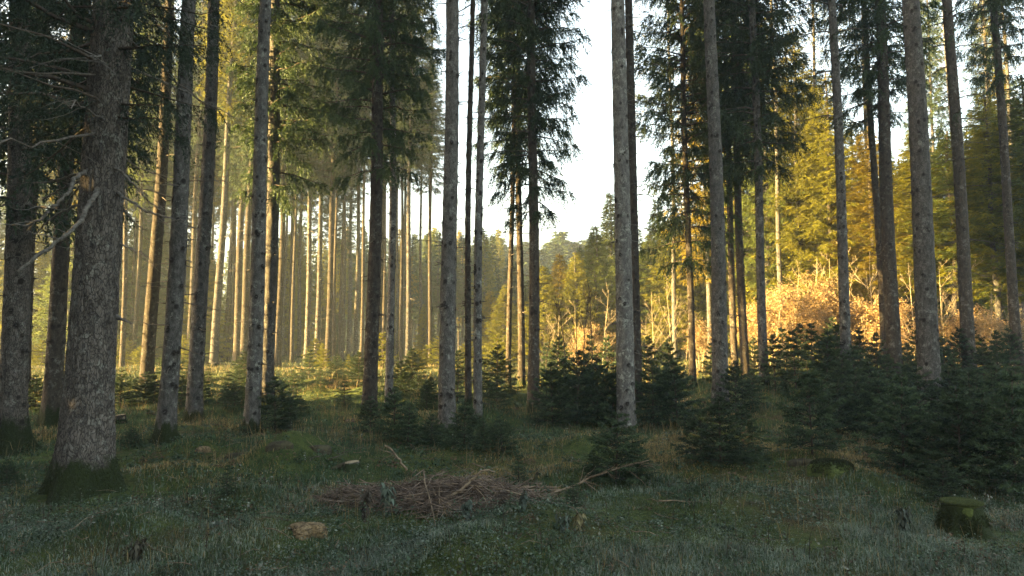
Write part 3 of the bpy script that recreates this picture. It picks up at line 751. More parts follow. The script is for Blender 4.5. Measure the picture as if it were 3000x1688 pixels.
# the far wood as one mass, and an unseen wood added out of frame to shade the clearing
def mass(name, spots, seed, coarse, label):
    gg = np.random.default_rng(seed)
    Vs, Ts, As, n0 = [], [], [], 0
    src = []
    for k in range(3):
        V_, T_, a_ = coarse_tree(gg)
        src.append((V_, T_, a_))
    for x, y, h, rs in spots:
        V_, T_, a_ = src[gg.integers(0, 3)]
        a = gg.uniform(0, 6.28); c, s_ = math.cos(a), math.sin(a)
        W = np.stack([(V_[:, 0] * c - V_[:, 1] * s_) * rs + x, (V_[:, 0] * s_ + V_[:, 1] * c) * rs + y, V_[:, 2] * h + float(ground(x, y))], -1)
        Vs.append(W); Ts.append(T_ + n0); As.append(a_); n0 += len(W)
    me = mesh(name, np.concatenate(Vs), np.concatenate(Ts), None, [NEEDLE], {'tint': np.concatenate(As)})
    return tag(obj(name, me), label, 'woods', kind='stuff')
def coarse_tree(gg):
    """unit-height bushy spruce of big tufts and a stem"""
    nt = 900
    t = gg.random(nt) ** 1.25 * 0.94 + 0.03
    a = gg.uniform(0, 6.28, nt)
    rad = (1 - t) ** 0.8 * gg.uniform(0.0, 1, nt) * 0.9
    P = np.stack([rad * np.cos(a), rad * np.sin(a), t], -1)
    D = np.stack([np.cos(a), np.sin(a), np.full(nt, -0.03)], -1)
    S = P.copy(); S[:, :2] *= 1.0
    n = 5
    u = gg.random((nt, n))
    pos = P[:, None] + D[:, None] * (u * 0.35)[..., None]
    dirv = D[:, None] * 0.5 + gg.normal(0, 0.5, (nt, n, 3)) * np.array([1, 1, 0.05]) + np.array([0, 0, -0.02])
    side = gg.normal(0, 1, (nt, n, 3)); side[..., 2] *= 0.08; side = side * 0.07
    c = pos + dirv * 0.3
    V = np.stack([pos - side, pos + side, c], 2).reshape(-1, 3)
    T_ = np.arange(len(V)).reshape(-1, 3)
    tb = tube(np.array([[0, 0, 0], [0, 0, 0.5], [0, 0, 1.0]]), [0.1, 0.06, 0.01], 5)
    T2 = np.concatenate([tb[1], tb[2][:, :3], tb[2][:, [0, 2, 3]]])
    A = np.concatenate([np.repeat(gg.random(nt * n), 3), np.zeros(len(tb[0]))])
    return np.concatenate([V, tb[0]]), np.concatenate([T_, T2 + len(V)]), A
g = np.random.default_rng(55)
far = []
for _ in range(150):
    y = g.uniform(98, 125); px = g.uniform(-200, 3300)
    far.append(((px - 1500) / FPX * y, y, 1.65 + y * (1008 - g.uniform(700, 790)) / 2000, g.uniform(2.2, 3.2)))
for px, ty in ((1585, 745), (1612, 720), (1643, 688), (1668, 715), (1690, 725), (1720, 715), (1560, 740), (1900, 720), (1440, 720), (1270, 725)):
    y = 100.0; far.append(((px - 1500) / FPX * y, y, 1.65 + y * (1008 - ty) / 2000, 2.4))
mass('far_woods', far, 61, True, 'hazy far wood closing the view behind the stand')
SUN_AZ = R(104); SUN_EL = R(8.5)
sh = []
TAN = math.tan(R(-14))
for _ in range(9000):
    if len(sh) >= 205: break
    x = g.uniform(-75, -15); y = g.uniform(-22, 66)
    c = y - (9 - x) * TAN
    if abs(c - 11.5) < 3.35: continue
    if c > 18.0 and not (53 < c < 68 and x < -22): continue
    if x > -0.80 * max(y, 6) - 3.5: continue
    sh.append((x, y, g.uniform(19, 27), g.uniform(2.4, 3.2)))
for x in (-19, -26, -35, -50):        # thinner trees in the gap, so only flecks of sun come through
    sh.append((x, 11.5 + g.uniform(-0.35, 0.35) + (9 - x) * TAN, g.uniform(20, 26), 0.9))
mass('unseen_shade_woods', sh, 62, True, 'dense wood beside the clearing that shades it')

# ------------------------------------------------------------------ saplings
def sapling_mesh(name, seed, H=1.0, Rm=0.5, dens=34, full=1.0, nsp=16):
    """young spruce: leader, whorls of upswept branches, side twigs bristling with needles; modelled 1 m tall"""
    g = np.random.default_rng(seed)
    wood = Soup(); wood.add(*tube([[0, 0, -0.08], [0.004, 0, 0.3 * H], [0, 0.006, 0.7 * H], [0, 0, H]], [0.016, 0.012, 0.007, 0.003], 6))
    TP, TD, TL, TT = [], [], [], []
    z = 0.06 * H
    while z < 0.95 * H:
        t = z / H
        L0 = Rm * (1 - t) ** 0.85 * min(1, 0.8 + t)
        nb = g.integers(6, 9)
        a0 = g.uniform(0, 6.28)
        for b in range(nb):
            a = a0 + b * 6.283 / nb + g.normal(0, 0.2); L = L0 * g.uniform(0.65, 1.12)
            m = 5; u = np.linspace(0, 1, m)
            zz = z + L * ((0.35 + 0.35 * t) * u - 0.36 * (1 - t) * u ** 2 + 0.10 * u ** 3) + g.normal(0, 0.015)
            P = np.stack([L * u * math.cos(a), L * u * math.sin(a), zz], -1); P[1:] += g.normal(0, 0.012 * L / Rm, (m - 1, 3))
            wood.add(*tube(P, np.linspace(0.0055, 0.002, m), 3))
            # needles on the branch itself and on side twigs
            TP.append(P[1:2]); TD.append(norm(P[-1:] - P[1:2])); TL.append(np.array([np.linalg.norm(P[-1] - P[1])])); TT.append(np.array([0.5]))
            nt = max(2, int(L * dens * full))
            uu = np.sort(g.uniform(0.12, 0.95, nt)); k = np.minimum((uu * (m - 1)).astype(int), m - 2); f = uu * (m - 1) - k
            base = P[k] * (1 - f)[:, None] + P[k + 1] * f[:, None]
            tang = norm(P[k + 1] - P[k]); lat = norm(np.cross(tang, np.array([0, 0, 1.0]))) * g.choice([-1.0, 1.0], nt)[:, None]
            d = norm(tang * 0.75 + lat * g.uniform(0.5, 1.0, (nt, 1)) + g.normal(0, 0.12, (nt, 3)) + np.array([0, 0, -0.12]))
            TP.append(base); TD.append(d); TL.append((1.05 - uu) * L * g.uniform(0.3, 0.62, nt) + 0.03); TT.append(np.clip(0.05 + 0.6 * uu ** 1.5 + g.normal(0, 0.1, nt), 0, 1))
        z += g.uniform(0.085, 0.14) * H
    TP.append(np.array([[0, 0, 0.55 * H]])); TD.append(np.array([[0, 0, 1.0]])); TL.append(np.array([0.45 * H])); TT.append(np.array([0.7]))
    TP = np.concatenate(TP); TD = np.concatenate(TD); TL = np.concatenate(TL); TT = np.concatenate(TT)
    V, T_, tt = spikes(TP, TD, TL, nsp, 0.038, 0.012, 0.10, g, TT)
    me = mesh(name, V, T_, None, [NEEDLE_SAP], {'tint': tt})
    wm = wood.mesh('stem', [BOUGH], sm=True)
    return me, wm
SAP = [sapling_mesh('needles', 500 + k, 1.0, r, 36, f) for k, (r, f) in enumerate([(0.5, 1.1), (0.62, 1.2), (0.42, 1.0), (0.72, 1.3), (0.34, 0.7)])]
def sapling(px, py, ty, kind, label, wide=1.0, d=None, mat=None, group='young spruces of the undergrowth', rot=None):
    g = np.random.default_rng(int(px * 7 + py))
    if d is None: p = hit(px, py)
    else:
        x = at(px, py, d)[0]; p = np.array([x, d, float(ground(x, d))])
    top = at(px, ty, p[1])
    h = max(0.25, top[2] - p[2])
    root = tree_root('spruce_sapling', p, label, 'sapling', group)
    a = g.uniform(0, 6.28) if rot is None else rot
    nm, wm = SAP[kind]
    o = obj('needles', nm, root, (0, 0, 0), (g.normal(0, 0.03), g.normal(0, 0.03), a), (h * wide, h * wide, h))
    obj('stem', wm, root, (0, 0, 0), o.rotation_euler, (h * wide, h * wide, h))
    if mat is not None: set_mat(o, mat)
    BASES.append((p[0], p[1], 0.04))
    return root
S_ = [
 (806, 1265, 1105, 3, 'dense dark sapling right at the foot of the twin trunks', 1.0),
 (850, 1262, 1165, 0, 'low sapling on the right flank of the dense dark one by the twin trunks', 1.2),
 (1085, 1275, 1160, 1, 'bushy sapling hiding the foot of the broad shaded trunk', 1.0),
 (1155, 1292, 1135, 1, 'bushy sapling at the foot of the slender lichened spruce', 1.0),
 (1195, 1305, 1180, 0, 'lower dark sapling between slender lichened spruce and big grey trunk', 1.1),
 (1262, 1310, 1215, 3, 'low spreading sapling left at the foot of the big grey trunk', 1.1),
 (1360, 1312, 1175, 1, 'dark sapling right at the foot of the big grey trunk', 1.1),
 (1472, 1330, 1218, 3, 'squat dark sapling standing right of the close trunk pair', 1.0),
 (1418, 1322, 1225, 0, 'small dark sapling in front of the close trunk pair', 1.1),
 (1456, 1172, 1012, 1, 'sapling between the close trunk pair and the hanging crown trunks', 0.95),
 (1418, 1165, 1060, 0, 'small sapling behind the close trunk pair', 1.0),
 (1805, 1420, 1212, 3, 'wide foremost sapling below the pale lichened trunk', 1.05),
 (1868, 1412, 1300, 1, 'lower right companion of the wide foremost sapling', 1.1),
 (1740, 1405, 1320, 0, 'lower left companion of the wide foremost sapling', 1.2),
 (1620, 1252, 1060, 1, 'tall dark sapling right beside the hanging crown trunks', 0.9),
 (1690, 1245, 1030, 3, 'tallest dark sapling of the bank left of the pale lichened trunk', 0.85),
 (1750, 1248, 1045, 1, 'dark sapling in the middle of the bank left of the pale trunk', 0.95),
 (1795, 1255, 1070, 1, 'dark sapling touching the left side of the pale lichened trunk', 0.9),
 (1915, 1250, 1060, 3, 'dark sapling right of the brown trunk behind the pale one', 0.85),
 (1985, 1252, 1055, 1, 'dark sapling left of the warm edged spruce', 0.9),
 (2052, 1352, 1185, 3, 'left sapling of the dark clump under the warm edged spruce', 0.9),
 (2112, 1368, 1160, 1, 'middle sapling of the dark clump under the warm edged spruce', 1.0),
 (2180, 1360, 1185, 1, 'right sapling of the dark clump under the warm edged spruce', 1.0),
 (2155, 1215, 1055, 1, 'sapling behind the warm edged spruce on its right', 0.9),
 (2205, 1195, 1080, 0, 'sapling at the left foot of the straight dark spruce', 1.0),
 (2380, 1332, 1058, 1, 'open grown sapling with bare stem foot beside the grassy gap', 0.85),
 (2455, 1295, 1110, 3, 'dark sapling right behind the open grown one', 0.85),
 (2515, 1298, 1085, 3, 'dark sapling below the knotty spruce', 0.85),
 (2585, 1300, 1090, 1, 'dark sapling below the thick dark spruce', 0.95),
 (2648, 1395, 1100, 1, 'sapling with bright leader left of the scaly spruce foot', 0.9),
 (2735, 1400, 1190, 3, 'wide sapling hiding the foot of the scaly cracked spruce', 1.0),
 (2822, 1435, 1128, 1, 'sapling with a long bright leader right of the scaly spruce', 0.9),
 (2900, 1440, 1150, 3, 'broad dark sapling near the right edge', 0.9),
 (2975, 1445, 1090, 1, 'tall dark sapling cut by the right edge', 0.9),
 (2760, 1470, 1345, 3, 'low frosty sapling in front of the right hand sapling bank', 1.2),
 (2862, 1330, 1090, 3, 'dark sapling under the dark twiggy spruce', 0.85),
 (2935, 1300, 1070, 1, 'dark sapling left of the rightmost trunk foot', 0.9),
 (2790, 1270, 1080, 1, 'dark sapling directly right of the scaly trunk', 0.9),
 (48, 1195, 1085, 3, 'dark bushy sapling beside the left edge trunk', 1.0),
 (105, 1205, 1100, 3, 'dark bushy sapling between edge trunk and mossy footed spruce', 1.0),
 (215, 1180, 1100, 1, 'dark sapling behind the giant spruce on its left', 1.1),
 (352, 1190, 1085, 3, 'dark bushy sapling at the right flank of the giant spruce', 1.0),
 (420, 1185, 1090, 3, 'dark bushy sapling under the leaning brown trunk', 1.0),
 (530, 1200, 1100, 1, 'dark sapling between the twiggy and the straight mottled trunk', 1.0),
 (590, 1185, 1090, 0, 'sapling behind the straight mottled trunk', 1.1),
 (668, 1178, 1085, 4, 'airy light green sapling left of the twin trunks', 1.2),
 (700, 1140, 1070, 0, 'small sunlit sapling just left of the twin trunks', 1.1),
 (384, 1312, 1252, 3, 'tiny dark sapling right of the giant spruce foot', 1.2),
 (664, 1455, 1360, 4, 'tiny thin sapling in the grass below the twin trunks', 1.2),
 (20, 1420, 1345, 3, 'small dark sapling at the left border of the clearing', 1.2),
 (985, 1110, 1040, 3, 'dark bushy sapling on the mound by the low footed dark trunk', 1.0),
 (1040, 1118, 1040, 1, 'bright sapling on the mound left of the broad shaded trunk', 1.0),
 (1225, 1160, 1090, 1, 'sapling on the mound left of the big grey trunk', 1.0),
 (1260, 1180, 1105, 0, 'small sapling close left of the big grey trunk', 1.1),
 (1678, 1490, 1395, 4, 'thin little sapling in front of the fallen branch', 1.3),
 (1520, 1420, 1330, 4, 'thin little sapling beside the right end of the brush pile', 1.3),
]
for a in S_: sapling(*a)
gs = np.random.default_rng(77)
sap2 = []
for px, d, ty in [(2270, 17.5, 980), (2330, 17, 960), (2378, 18, 940), (2420, 17, 965), (2460, 19, 950), (2525, 18.5, 960), (2570, 18, 975), (2660, 18, 1000), (2690, 19, 960), (2770, 18, 990), (2810, 19, 960), (2880, 18, 985), (2920, 19, 970), (2300, 20, 955), (2350, 21, 950), (2440, 21, 930), (2620, 21, 980), (2740, 21, 960), (2860, 22, 950), (2965, 20, 960),
                  (2080, 21, 1000), (2210, 21, 990), (1960, 21, 990), (1900, 20, 985), (1640, 20, 985), (1600, 21, 1000), (1725, 20, 975), (1780, 21, 980)]:
    o = sapling(px, 1080, ty, int(gs.integers(0, 3)), 'x', 0.85, d, NEEDLE if gs.random() < 0.4 else NEEDLE_SAP, 'half sunlit saplings before the thicket')
    sap2.append((px, o))
gap_labels(sap2, 'upright half sunlit sapling')
bk = []
for px, d, ty in [(1655, 14.5, 1050), (1722, 15.0, 1040), (1960, 15.5, 1045), (2470, 15.0, 1050), (2545, 14.2, 1060), (2600, 15.5, 1040), (2615, 12.3, 1100), (2690, 12.6, 1080),
                  (2780, 13.2, 1060), (2850, 12.4, 1070), (2900, 14.0, 1050), (2950, 12.0, 1080), (2985, 13.5, 1050), (2800, 15.5, 1030), (2700, 16.0, 1020), (2880, 16.5, 1020), (2500, 16.5, 1010), (2960, 16.5, 1010)]:
    o = sapling(px, 1100, ty, int(gs.integers(0, 5)), 'x', gs.uniform(0.85, 1.1), d, None, 'dark saplings of the right hand bank')
    bk.append((px, o))
gap_labels(bk, 'bank sapling')
ml = []
for px, d, h in [(455, 17, 0.7), (500, 21, 0.9), (545, 19, 0.8), (610, 20, 0.7), (690, 16, 0.6), (715, 21, 0.9), (860, 18, 0.8), (905, 21, 1.0), (880, 15, 0.45), (940, 19, 0.7), (1010, 17, 0.7), (1050, 20, 1.0), (1175, 18, 0.9), (1205, 21, 1.0), (1250, 15.5, 0.7), (1340, 17, 0.9), (1345, 21, 1.1), (1455, 15, 0.8), (300, 20, 0.9), (180, 18, 0.9)]:
    x = (px - 1500) / FPX * d
    ty = 1008 - (float(ground(x, d)) + h - 1.65) / d * 2000
    o = sapling(px, 1100, ty, int(gs.integers(0, 5)), 'x', gs.uniform(0.9, 1.3), d, NEEDLE if gs.random() < 0.5 else None, 'low saplings scattered on the mossy mound')
    ml.append((px, o))
gap_labels(ml, 'low mound sapling')
sap3 = []
for k in range(44):
    px = gs.uniform(60, 1480); d = gs.uniform(26, 48)
    o = sapling(px, 1060, 1008 - (gs.uniform(0.5, 1.7) + 0.55 - 1.65) / d * 2000, int(gs.integers(0, 4)), 'x', gs.uniform(0.9, 1.3), d, NEEDLE_SUNLIT, 'small sunlit saplings on the far mound')
    sap3.append((px, o))
gap_labels(sap3, 'small sunlit sapling')

# ------------------------------------------------------------------ leafless shrubs
def shrub_mesh(name, seed, H, leafy, mat, spread=0.5, stems=1, thick=1.0, nleaf=5):
    g = np.random.default_rng(seed)
    s = Soup(); LP = []
    def grow(p, d, L, r, lvl):
        n = 6
        P = [p]; dd = d.copy()
        for k in range(n - 1):
            dd = norm(dd + g.normal(0, 0.06, 3) + np.array([0, 0, 0.05]))
            P.append(P[-1] + dd * L / (n - 1))
        P = np.array(P)
        s.add(*tube(P, np.linspace(r, max(r * 0.25, 0.0022 * thick), n), 5 if lvl == 0 else 3))
        if lvl >= 1: LP.append(P[2:])
        if lvl < 3:
            m = ((10, 6, 2) if not leafy else (12, 6, 3))[lvl]
            for k in range(m):
                u = g.uniform(0.22, 0.97); i_ = min(int(u * (n - 1)), n - 2)
                q_ = P[i_] + (P[i_ + 1] - P[i_]) * (u * (n - 1) - i_)
                a = g.uniform(0, 6.28)
                nd = norm(norm(P[i_ + 1] - P[i_]) * 0.7 + np.array([math.cos(a), math.sin(a), 0.1]) * g.uniform(0.5, 0.8) * (spread + 0.4))
                grow(q_, nd, L * (1.02 - u * 0.75) * g.uniform(0.35, 0.62), r * 0.42 * (1.1 - 0.5 * u), lvl + 1)
    for k in range(stems):
        a = g.uniform(0, 6.28)
        d = norm(np.array([math.cos(a) * 0.16 * (stems > 1), math.sin(a) * 0.16 * (stems > 1), 1.0]))
        grow(np.array([math.cos(a) * 0.1, math.sin(a) * 0.1, -0.1]) * (stems > 1), d, H * g.uniform(0.75, 1.0), (0.008 + 0.0045 * H / 2) * thick, 0)
    bm_ = s.mesh('branches', [mat], sm=True)
    lm_ = None
    if leafy:
        P = np.concatenate(LP); P = P[P[:, 2] > 0.1]
        P = np.repeat(P, max(1, int(nleaf * 100 / max(1, len(P))) + 1), 0) if len(P) < nleaf * 100 else P
        nL = len(P)
        c = P + g.normal(0, 0.07, P.shape)
        a = norm(g.normal(size=(nL, 3))); b = norm(np.cross(a, g.normal(size=(nL, 3))))
        l = g.uniform(0.016, 0.034, (nL, 1)); w = l * 0.42
        V = np.stack([c - a * l, c + b * w, c + a * l, c - b * w], 1).reshape(-1, 3)
        k = np.arange(nL)[:, None] * 4
        Tq = np.concatenate([k + np.array([[0, 1, 2]]), k + np.array([[0, 2, 3]])])
        lm_ = mesh('leaves', V, Tq, None, [TAN_LEAF], {'tint': np.repeat(g.random(nL), 4)})
    return bm_, lm_
PSH = [shrub_mesh('shrub', 700 + k, 3.6, False, PALE_STEM, 0.6, 1, 1.0) for k in range(4)]
OSH = [shrub_mesh('shrub', 720 + k, 2.0, True, PALE_STEM, 0.7, 4, 1.2) for k in range(4)]
DSH = [shrub_mesh('shrub', 740 + k, 2.4, False, DARK_STEM, 0.15, 1, 1.3) for k in range(2)]
def shrub(px, d, ty, src, H0, label, group, wide=1.0):
    g_ = np.random.default_rng(int(px * 3 + d))
    if px > 2000: d = min(d, 41.0 / (1 + (px - 1500) / 2000) - g_.uniform(0.6, 2.6))
    x = (px - 1500) / FPX * d; p = np.array([x, d, float(ground(x, d))])
    h = at(px, ty, d)[2] - p[2]
    root = tree_root('leafless_shrub' if group != 'shrubs with dry tan leaves' else 'beech_shrub', p, label, 'shrub', group)
    r = (0, 0, g_.uniform(0, 6.28)); s = h / H0
    obj('branches', src[0], root, (0, 0, 0), r, (s * wide, s * wide, s))
    if src[1] is not None: obj('leaves', src[1], root, (0, 0, 0), r, (s * wide, s * wide, s))
    return root
it = []
for k, (px, d, ty) in enumerate([(1570, 23, 930), (1612, 22, 890), (1640, 24, 850), (1685, 24, 880), (1725, 23, 900), (1762, 25, 845), (1912, 26, 795), (1967, 26, 800), (1885, 25, 900), (2005, 25, 880),
              (2396, 27, 675), (2440, 28, 740), (2540, 28, 660), (2505, 27, 720), (2672, 27, 690), (2765, 27, 760), (2720, 26, 820), (2862, 27, 725), (2905, 28, 790), (2955, 28, 840), (2245, 26, 800), (2320, 27, 780), (2830, 27, 820)]):
    it.append((px, shrub(px, d, ty, PSH[k % 4], 3.6, 'x', 'pale leafless shrubs in the sun')))
gap_labels(it, 'pale leafless shrub')
it = []
for k, (px, d, ty) in enumerate([(2050, 25, 930), (2235, 25, 850), (2268, 26, 830), (2300, 25, 860), (2390, 25, 880), (2430, 26, 860), (2500, 26, 850), (2545, 25, 860), (2590, 26, 850), (2690, 27, 890), (2790, 27, 900), (2840, 26, 920), (2900, 27, 900), (2960, 26, 930), (1690, 26, 950), (1750, 26, 960), (2200, 27, 880), (2370, 28, 830), (2470, 28, 800)]):
    it.append((px, shrub(px, d, ty, OSH[k % 4], 2.0, 'x', 'shrubs with dry tan leaves', 1.25)))
gap_labels(it, 'tan leaved shrub')
it = []
for k, (px, d, ty) in enumerate([(1625, 18, 930), (1655, 17.5, 830), (1690, 18, 880), (1711, 17.5, 810), (1735, 18, 800), (1600, 18, 960)]):
    it.append((px, shrub(px, d, ty, DSH[k % 2], 2.4, 'x', 'dark bare rods in the shade', 0.8)))
gap_labels(it, 'dark bare rod')

# ------------------------------------------------------------------ things on the clearing floor
def lumpy(name, a, b, h, seed, mat, n=28, m=14, rough=0.12, flat=0.0):
    """irregular mound or stump body; flat > 0 cuts its top level"""
    g = np.random.default_rng(seed)
    th = np.arange(n) * 2 * math.pi / n
    ph = np.linspace(0, 1, m)
    V = []
    k1, k2 = g.uniform(0, 6.28, 2)
    for p in ph:
        e = math.cos(p * math.pi / 2) ** (0.6 if flat == 0 else 0.25); z = h * math.sin(p * math.pi / 2)
        lob = 1 + rough * (np.sin(3 * th + k1) + 0.6 * np.sin(5 * th + k2 + p)) * (1 - 0.5 * p) + g.normal(0, rough * 0.16, n)
        V.append(np.stack([a * e * lob * np.cos(th), b * e * lob * np.sin(th), np.full(n, z) + g.normal(0, rough * h * 0.10, n)], -1))
    V = np.concatenate(V)
    V[:n, 2] = -0.08
    ii = np.arange(m - 1)[:, None] * n; jj = np.arange(n)[None, :]; j2 = (jj + 1) % n
    Q = np.stack([ii + jj, ii + j2, ii + n + j2, ii + n + jj], -1).reshape(-1, 4)
    return mesh(name, V, None, Q, [mat], None, True)
MOSS = wood_mat('moss', (0.038, 0.055, 0.016), (0.10, 0.122, 0.036), 40, 1.0)
MOSS_TOP = leaf_mat('moss_top_tufts', (0.06, 0.08, 0.026), (0.15, 0.165, 0.065), 0.3)
ROT = wood_mat('rotten_wood', (0.022, 0.018, 0.012), (0.07, 0.062, 0.034), 12)
CUT = wood_mat('cut_wood_face', (0.16, 0.12, 0.075), (0.34, 0.27, 0.18), 30)
TAN = wood_mat('crumbling_tan_wood', (0.045, 0.032, 0.02), (0.24, 0.17, 0.09), 34)
BRUSH_M = wood_mat('brush_twigs', (0.042, 0.031, 0.024), (0.205, 0.150, 0.112), 9)
STICK = wood_mat('weathered_stick', (0.09, 0.065, 0.044), (0.24, 0.18, 0.12), 16)

def fuzz(o_name, a, b, h, n, seed, parent, top=None, ln=0.03):
    """moss tufts over a mound"""
    g = np.random.default_rng(seed)
    th = g.uniform(0, 6.28, n); u = g.random(n)
    if top is None:
        p = u * 1.0; e = np.cos(p * math.pi / 2) ** 0.6; z = h * np.sin(p * math.pi / 2)
    else:
        e = np.sqrt(u) * 0.98; z = np.full(n, h)
    P = np.stack([a * e * np.cos(th), b * e * np.sin(th), z], -1)
    D = norm(np.stack([np.cos(th) * 0.5, np.sin(th) * 0.5, np.full(n, 0.8)], -1) + g.normal(0, 0.35, (n, 3)))
    V, T_, tt = spikes(P - D * 0.005, D, np.full(n, ln), 4, ln * 0.8, 0.006, 0.1, g, g.random(n) * 0.7)
    return obj(o_name, mesh(o_name, V, T_, None, [MOSSF], {'tint': tt}), parent)

# mossy stump in the right foreground
p = hit(2822, 1560)
st = tree_root('mossy_stump', p, 'flat topped mossy stump in the right foreground', 'stump')
d_ = p[1]; wst = 98 * d_ / 2000 / 2
hst = at(2822, 1478, d_)[2] - p[2]
me, _, _ = trunk_mesh('body', wst * 0.95, 30, (0, 0), np.random.default_rng(31), BARK_DARK, True, 0.75, 0.12, 5, 0.9, fineh=hst, knots=False, bend=0.0, dz=0.02, seg=40)
V = np.zeros(len(me.vertices) * 3, np.float32); me.vertices.foreach_get('co', V); V = V.reshape(-1, 3)
V[:, 2] = np.minimum(V[:, 2], hst); me.vertices.foreach_set('co', V.ravel())
obj('body', me, st)
obj('cut_top', lumpy('cut_top', wst * 1.0, wst * 1.0, 0.03, 32, MOSS, rough=0.05), st, (0, 0, hst - 0.012))
fz = fuzz('moss', wst * 1.05, wst * 1.05, hst + 0.016, 3200, 33, st, True, 0.022); set_mat(fz, MOSS_TOP)
fuzz('moss_skirt', wst * 1.3, wst * 1.3, hst * 0.9, 1800, 34, st, None, 0.03)
# moss cushion and flat dark stone by the open grown sapling
p = hit(2437, 1385)
mc = tree_root('moss_cushion', p, 'bright green moss cushion below the open grown sapling', 'moss')
obj('body', lumpy('body', 0.26, 0.22, 0.13, 41, MOSS), mc); fuzz('moss', 0.26, 0.22, 0.135, 1800, 42, mc)
p = hit(2352, 1360)
tag(obj('rotten_log', lumpy('rotten_log', 0.17, 0.1, 0.06, 43, ROT, rough=0.2), None, p), 'flat bit of rotten wood left of the moss cushion', 'log')
p = hit(2335, 1330)
# small dark stump between giant spruce and twiggy trunk
def stump(px, py, wpx, ty, seed, label, lean=0.0):
    p = hit(px, py); d = p[1]; r = wpx * d / 2000 / 2; h = at(px, ty, d)[2] - p[2]
    e = tree_root('tree_stump', p, label, 'stump')
    me, _, _ = trunk_mesh('body', r, 40, (0, 0), np.random.default_rng(seed), BARK_DARK, True, 0.6, 0.08, 4, 0.12, fineh=h, knots=False, bend=0, dz=0.02, seg=24)
    V = np.zeros(len(me.vertices) * 3, np.float32); me.vertices.foreach_get('co', V); V = V.reshape(-1, 3)
    V[:, 2] = np.minimum(V[:, 2], h + 0.12 * V[:, 0]); me.vertices.foreach_set('co', V.ravel())
    obj('body', me, e)
    obj('cut_top', lumpy('cut_top', r * 0.97, r * 0.97, 0.015, seed + 1, CUT, rough=0.04), e, (0, 0, h), (0, -math.atan(0.12), 0))
    return e
stump(352, 1240, 27, 1216, 51, 'small dark stump right of the giant spruce')
s2 = stump(1030, 1375, 42, 1354, 53, 'low sawn stump with a pale top behind the brush pile')
s = Soup(); g = np.random.default_rng(5)
s.add(*tube([[-0.05, 0.02, 0.06], [-0.16, 0.0, 0.03], [-0.26, -0.03, 0.0], [-0.33, -0.05, -0.03]], [0.05, 0.035, 0.022, 0.012], 7)); obj('root_arm', s.mesh('root_arm', [ROT], sm=True), s2)
for px, py, a, b, h, sd, lb in ((690, 1345, 0.16, 0.07, 0.09, 61, 'dark rotten log lump in the grass below the twin trunks'),
                                (822, 1310, 0.15, 0.06, 0.07, 62, 'dark rotten lump beside the little hollow path'),
                                (596, 1322, 0.11, 0.07, 0.07, 63, 'tan rotten root bit right of the twiggy grey trunk'),
                                (930, 1318, 0.20, 0.06, 0.06, 64, 'low mossy log right of the little hollow path')):
    p = hit(px, py)
    tag(obj('rotten_log', lumpy('rotten_log', a, b, h, sd, TAN if sd == 63 else ROT, rough=0.22), None, p, (0, 0, 0.5)), lb, 'log')
p = hit(893, 1560)
tag(obj('rotten_wood_chunk', lumpy('rotten_wood_chunk', 0.16, 0.10, 0.075, 65, TAN, 72, 30, 0.28), None, p, (0, 0, 0.1)), 'crumbling tan wood chunk in the frosty grass', 'wood')

# brush pile
g = np.random.default_rng(88)
bp = hit(1290, 1490)
root = tree_root('brush_pile', bp, 'reddish brown heap of dry brushwood in the clearing', 'brush pile')
def pile(cx, cy, ax, ay, h, n, Lr, rad, g):
    s = Soup()
    for _ in range(n):
        a = g.uniform(0, 6.28); u = math.sqrt(g.random())
        x = cx + ax * u * math.cos(a); y = cy + ay * u * math.sin(a)
        top = h * max(0, 1 - u ** 1.7)
        z = top * g.uniform(0.55, 1.0) ** 0.6 + g.uniform(0, 0.04)
        L = g.uniform(*Lr); az = g.normal(0.0, 0.8) + g.choice([0, math.pi])
        P = np.zeros((6, 3)); t = np.linspace(-0.5, 0.5, 6)
        P[:, 0] = x + L * t * math.cos(az); P[:, 1] = y + L * t * math.sin(az)
        uu = np.sqrt(((P[:, 0] - cx) / ax) ** 2 + ((P[:, 1] - cy) / ay) ** 2)
        P[:, 2] = z + (h * np.maximum(0, 1 - np.minimum(uu, 1) ** 1.7) - top) * 0.9 + g.normal(0, 0.02, 6) + g.normal(0, 0.22) * t * L
        P[1:-1, :2] += g.normal(0, 0.03, (4, 2))
        r = rad * g.uniform(0.5, 1.3)
        s.add(*tube(P, np.linspace(r, r * 0.4, 6), 4))
    return s
gz = lambda x, y: float(ground(bp[0] + x, bp[1] + y)) - bp[2]
s = pile(0.15, 0.22, 0.86, 0.52, 0.17, 950, (0.15, 0.8), 0.0050, g)
obj('twigs', s.mesh('twigs', [BRUSH_M], sm=True), root)
s = pile(-0.80, 0.36, 0.50, 0.34, 0.08, 240, (0.15, 0.6), 0.0042, g)
obj('twigs', s.mesh('twigs', [BRUSH_M], sm=True), root)
obj('core', lumpy('core', 0.70, 0.42, 0.07, 66, ROT, 40, 14, 0.15), root, (0.15, 0.22, 0))
obj('core', lumpy('core', 0.42, 0.24, 0.035, 67, ROT, 40, 14, 0.15), root, (-0.72, 0.40, 0))
s = pile(0.1, 0.15, 0.8, 0.5, 0.20, 22, (0.3, 1.2), 0.0085, g)
obj('branches', s.mesh('branches', [STICK], sm=True), root)

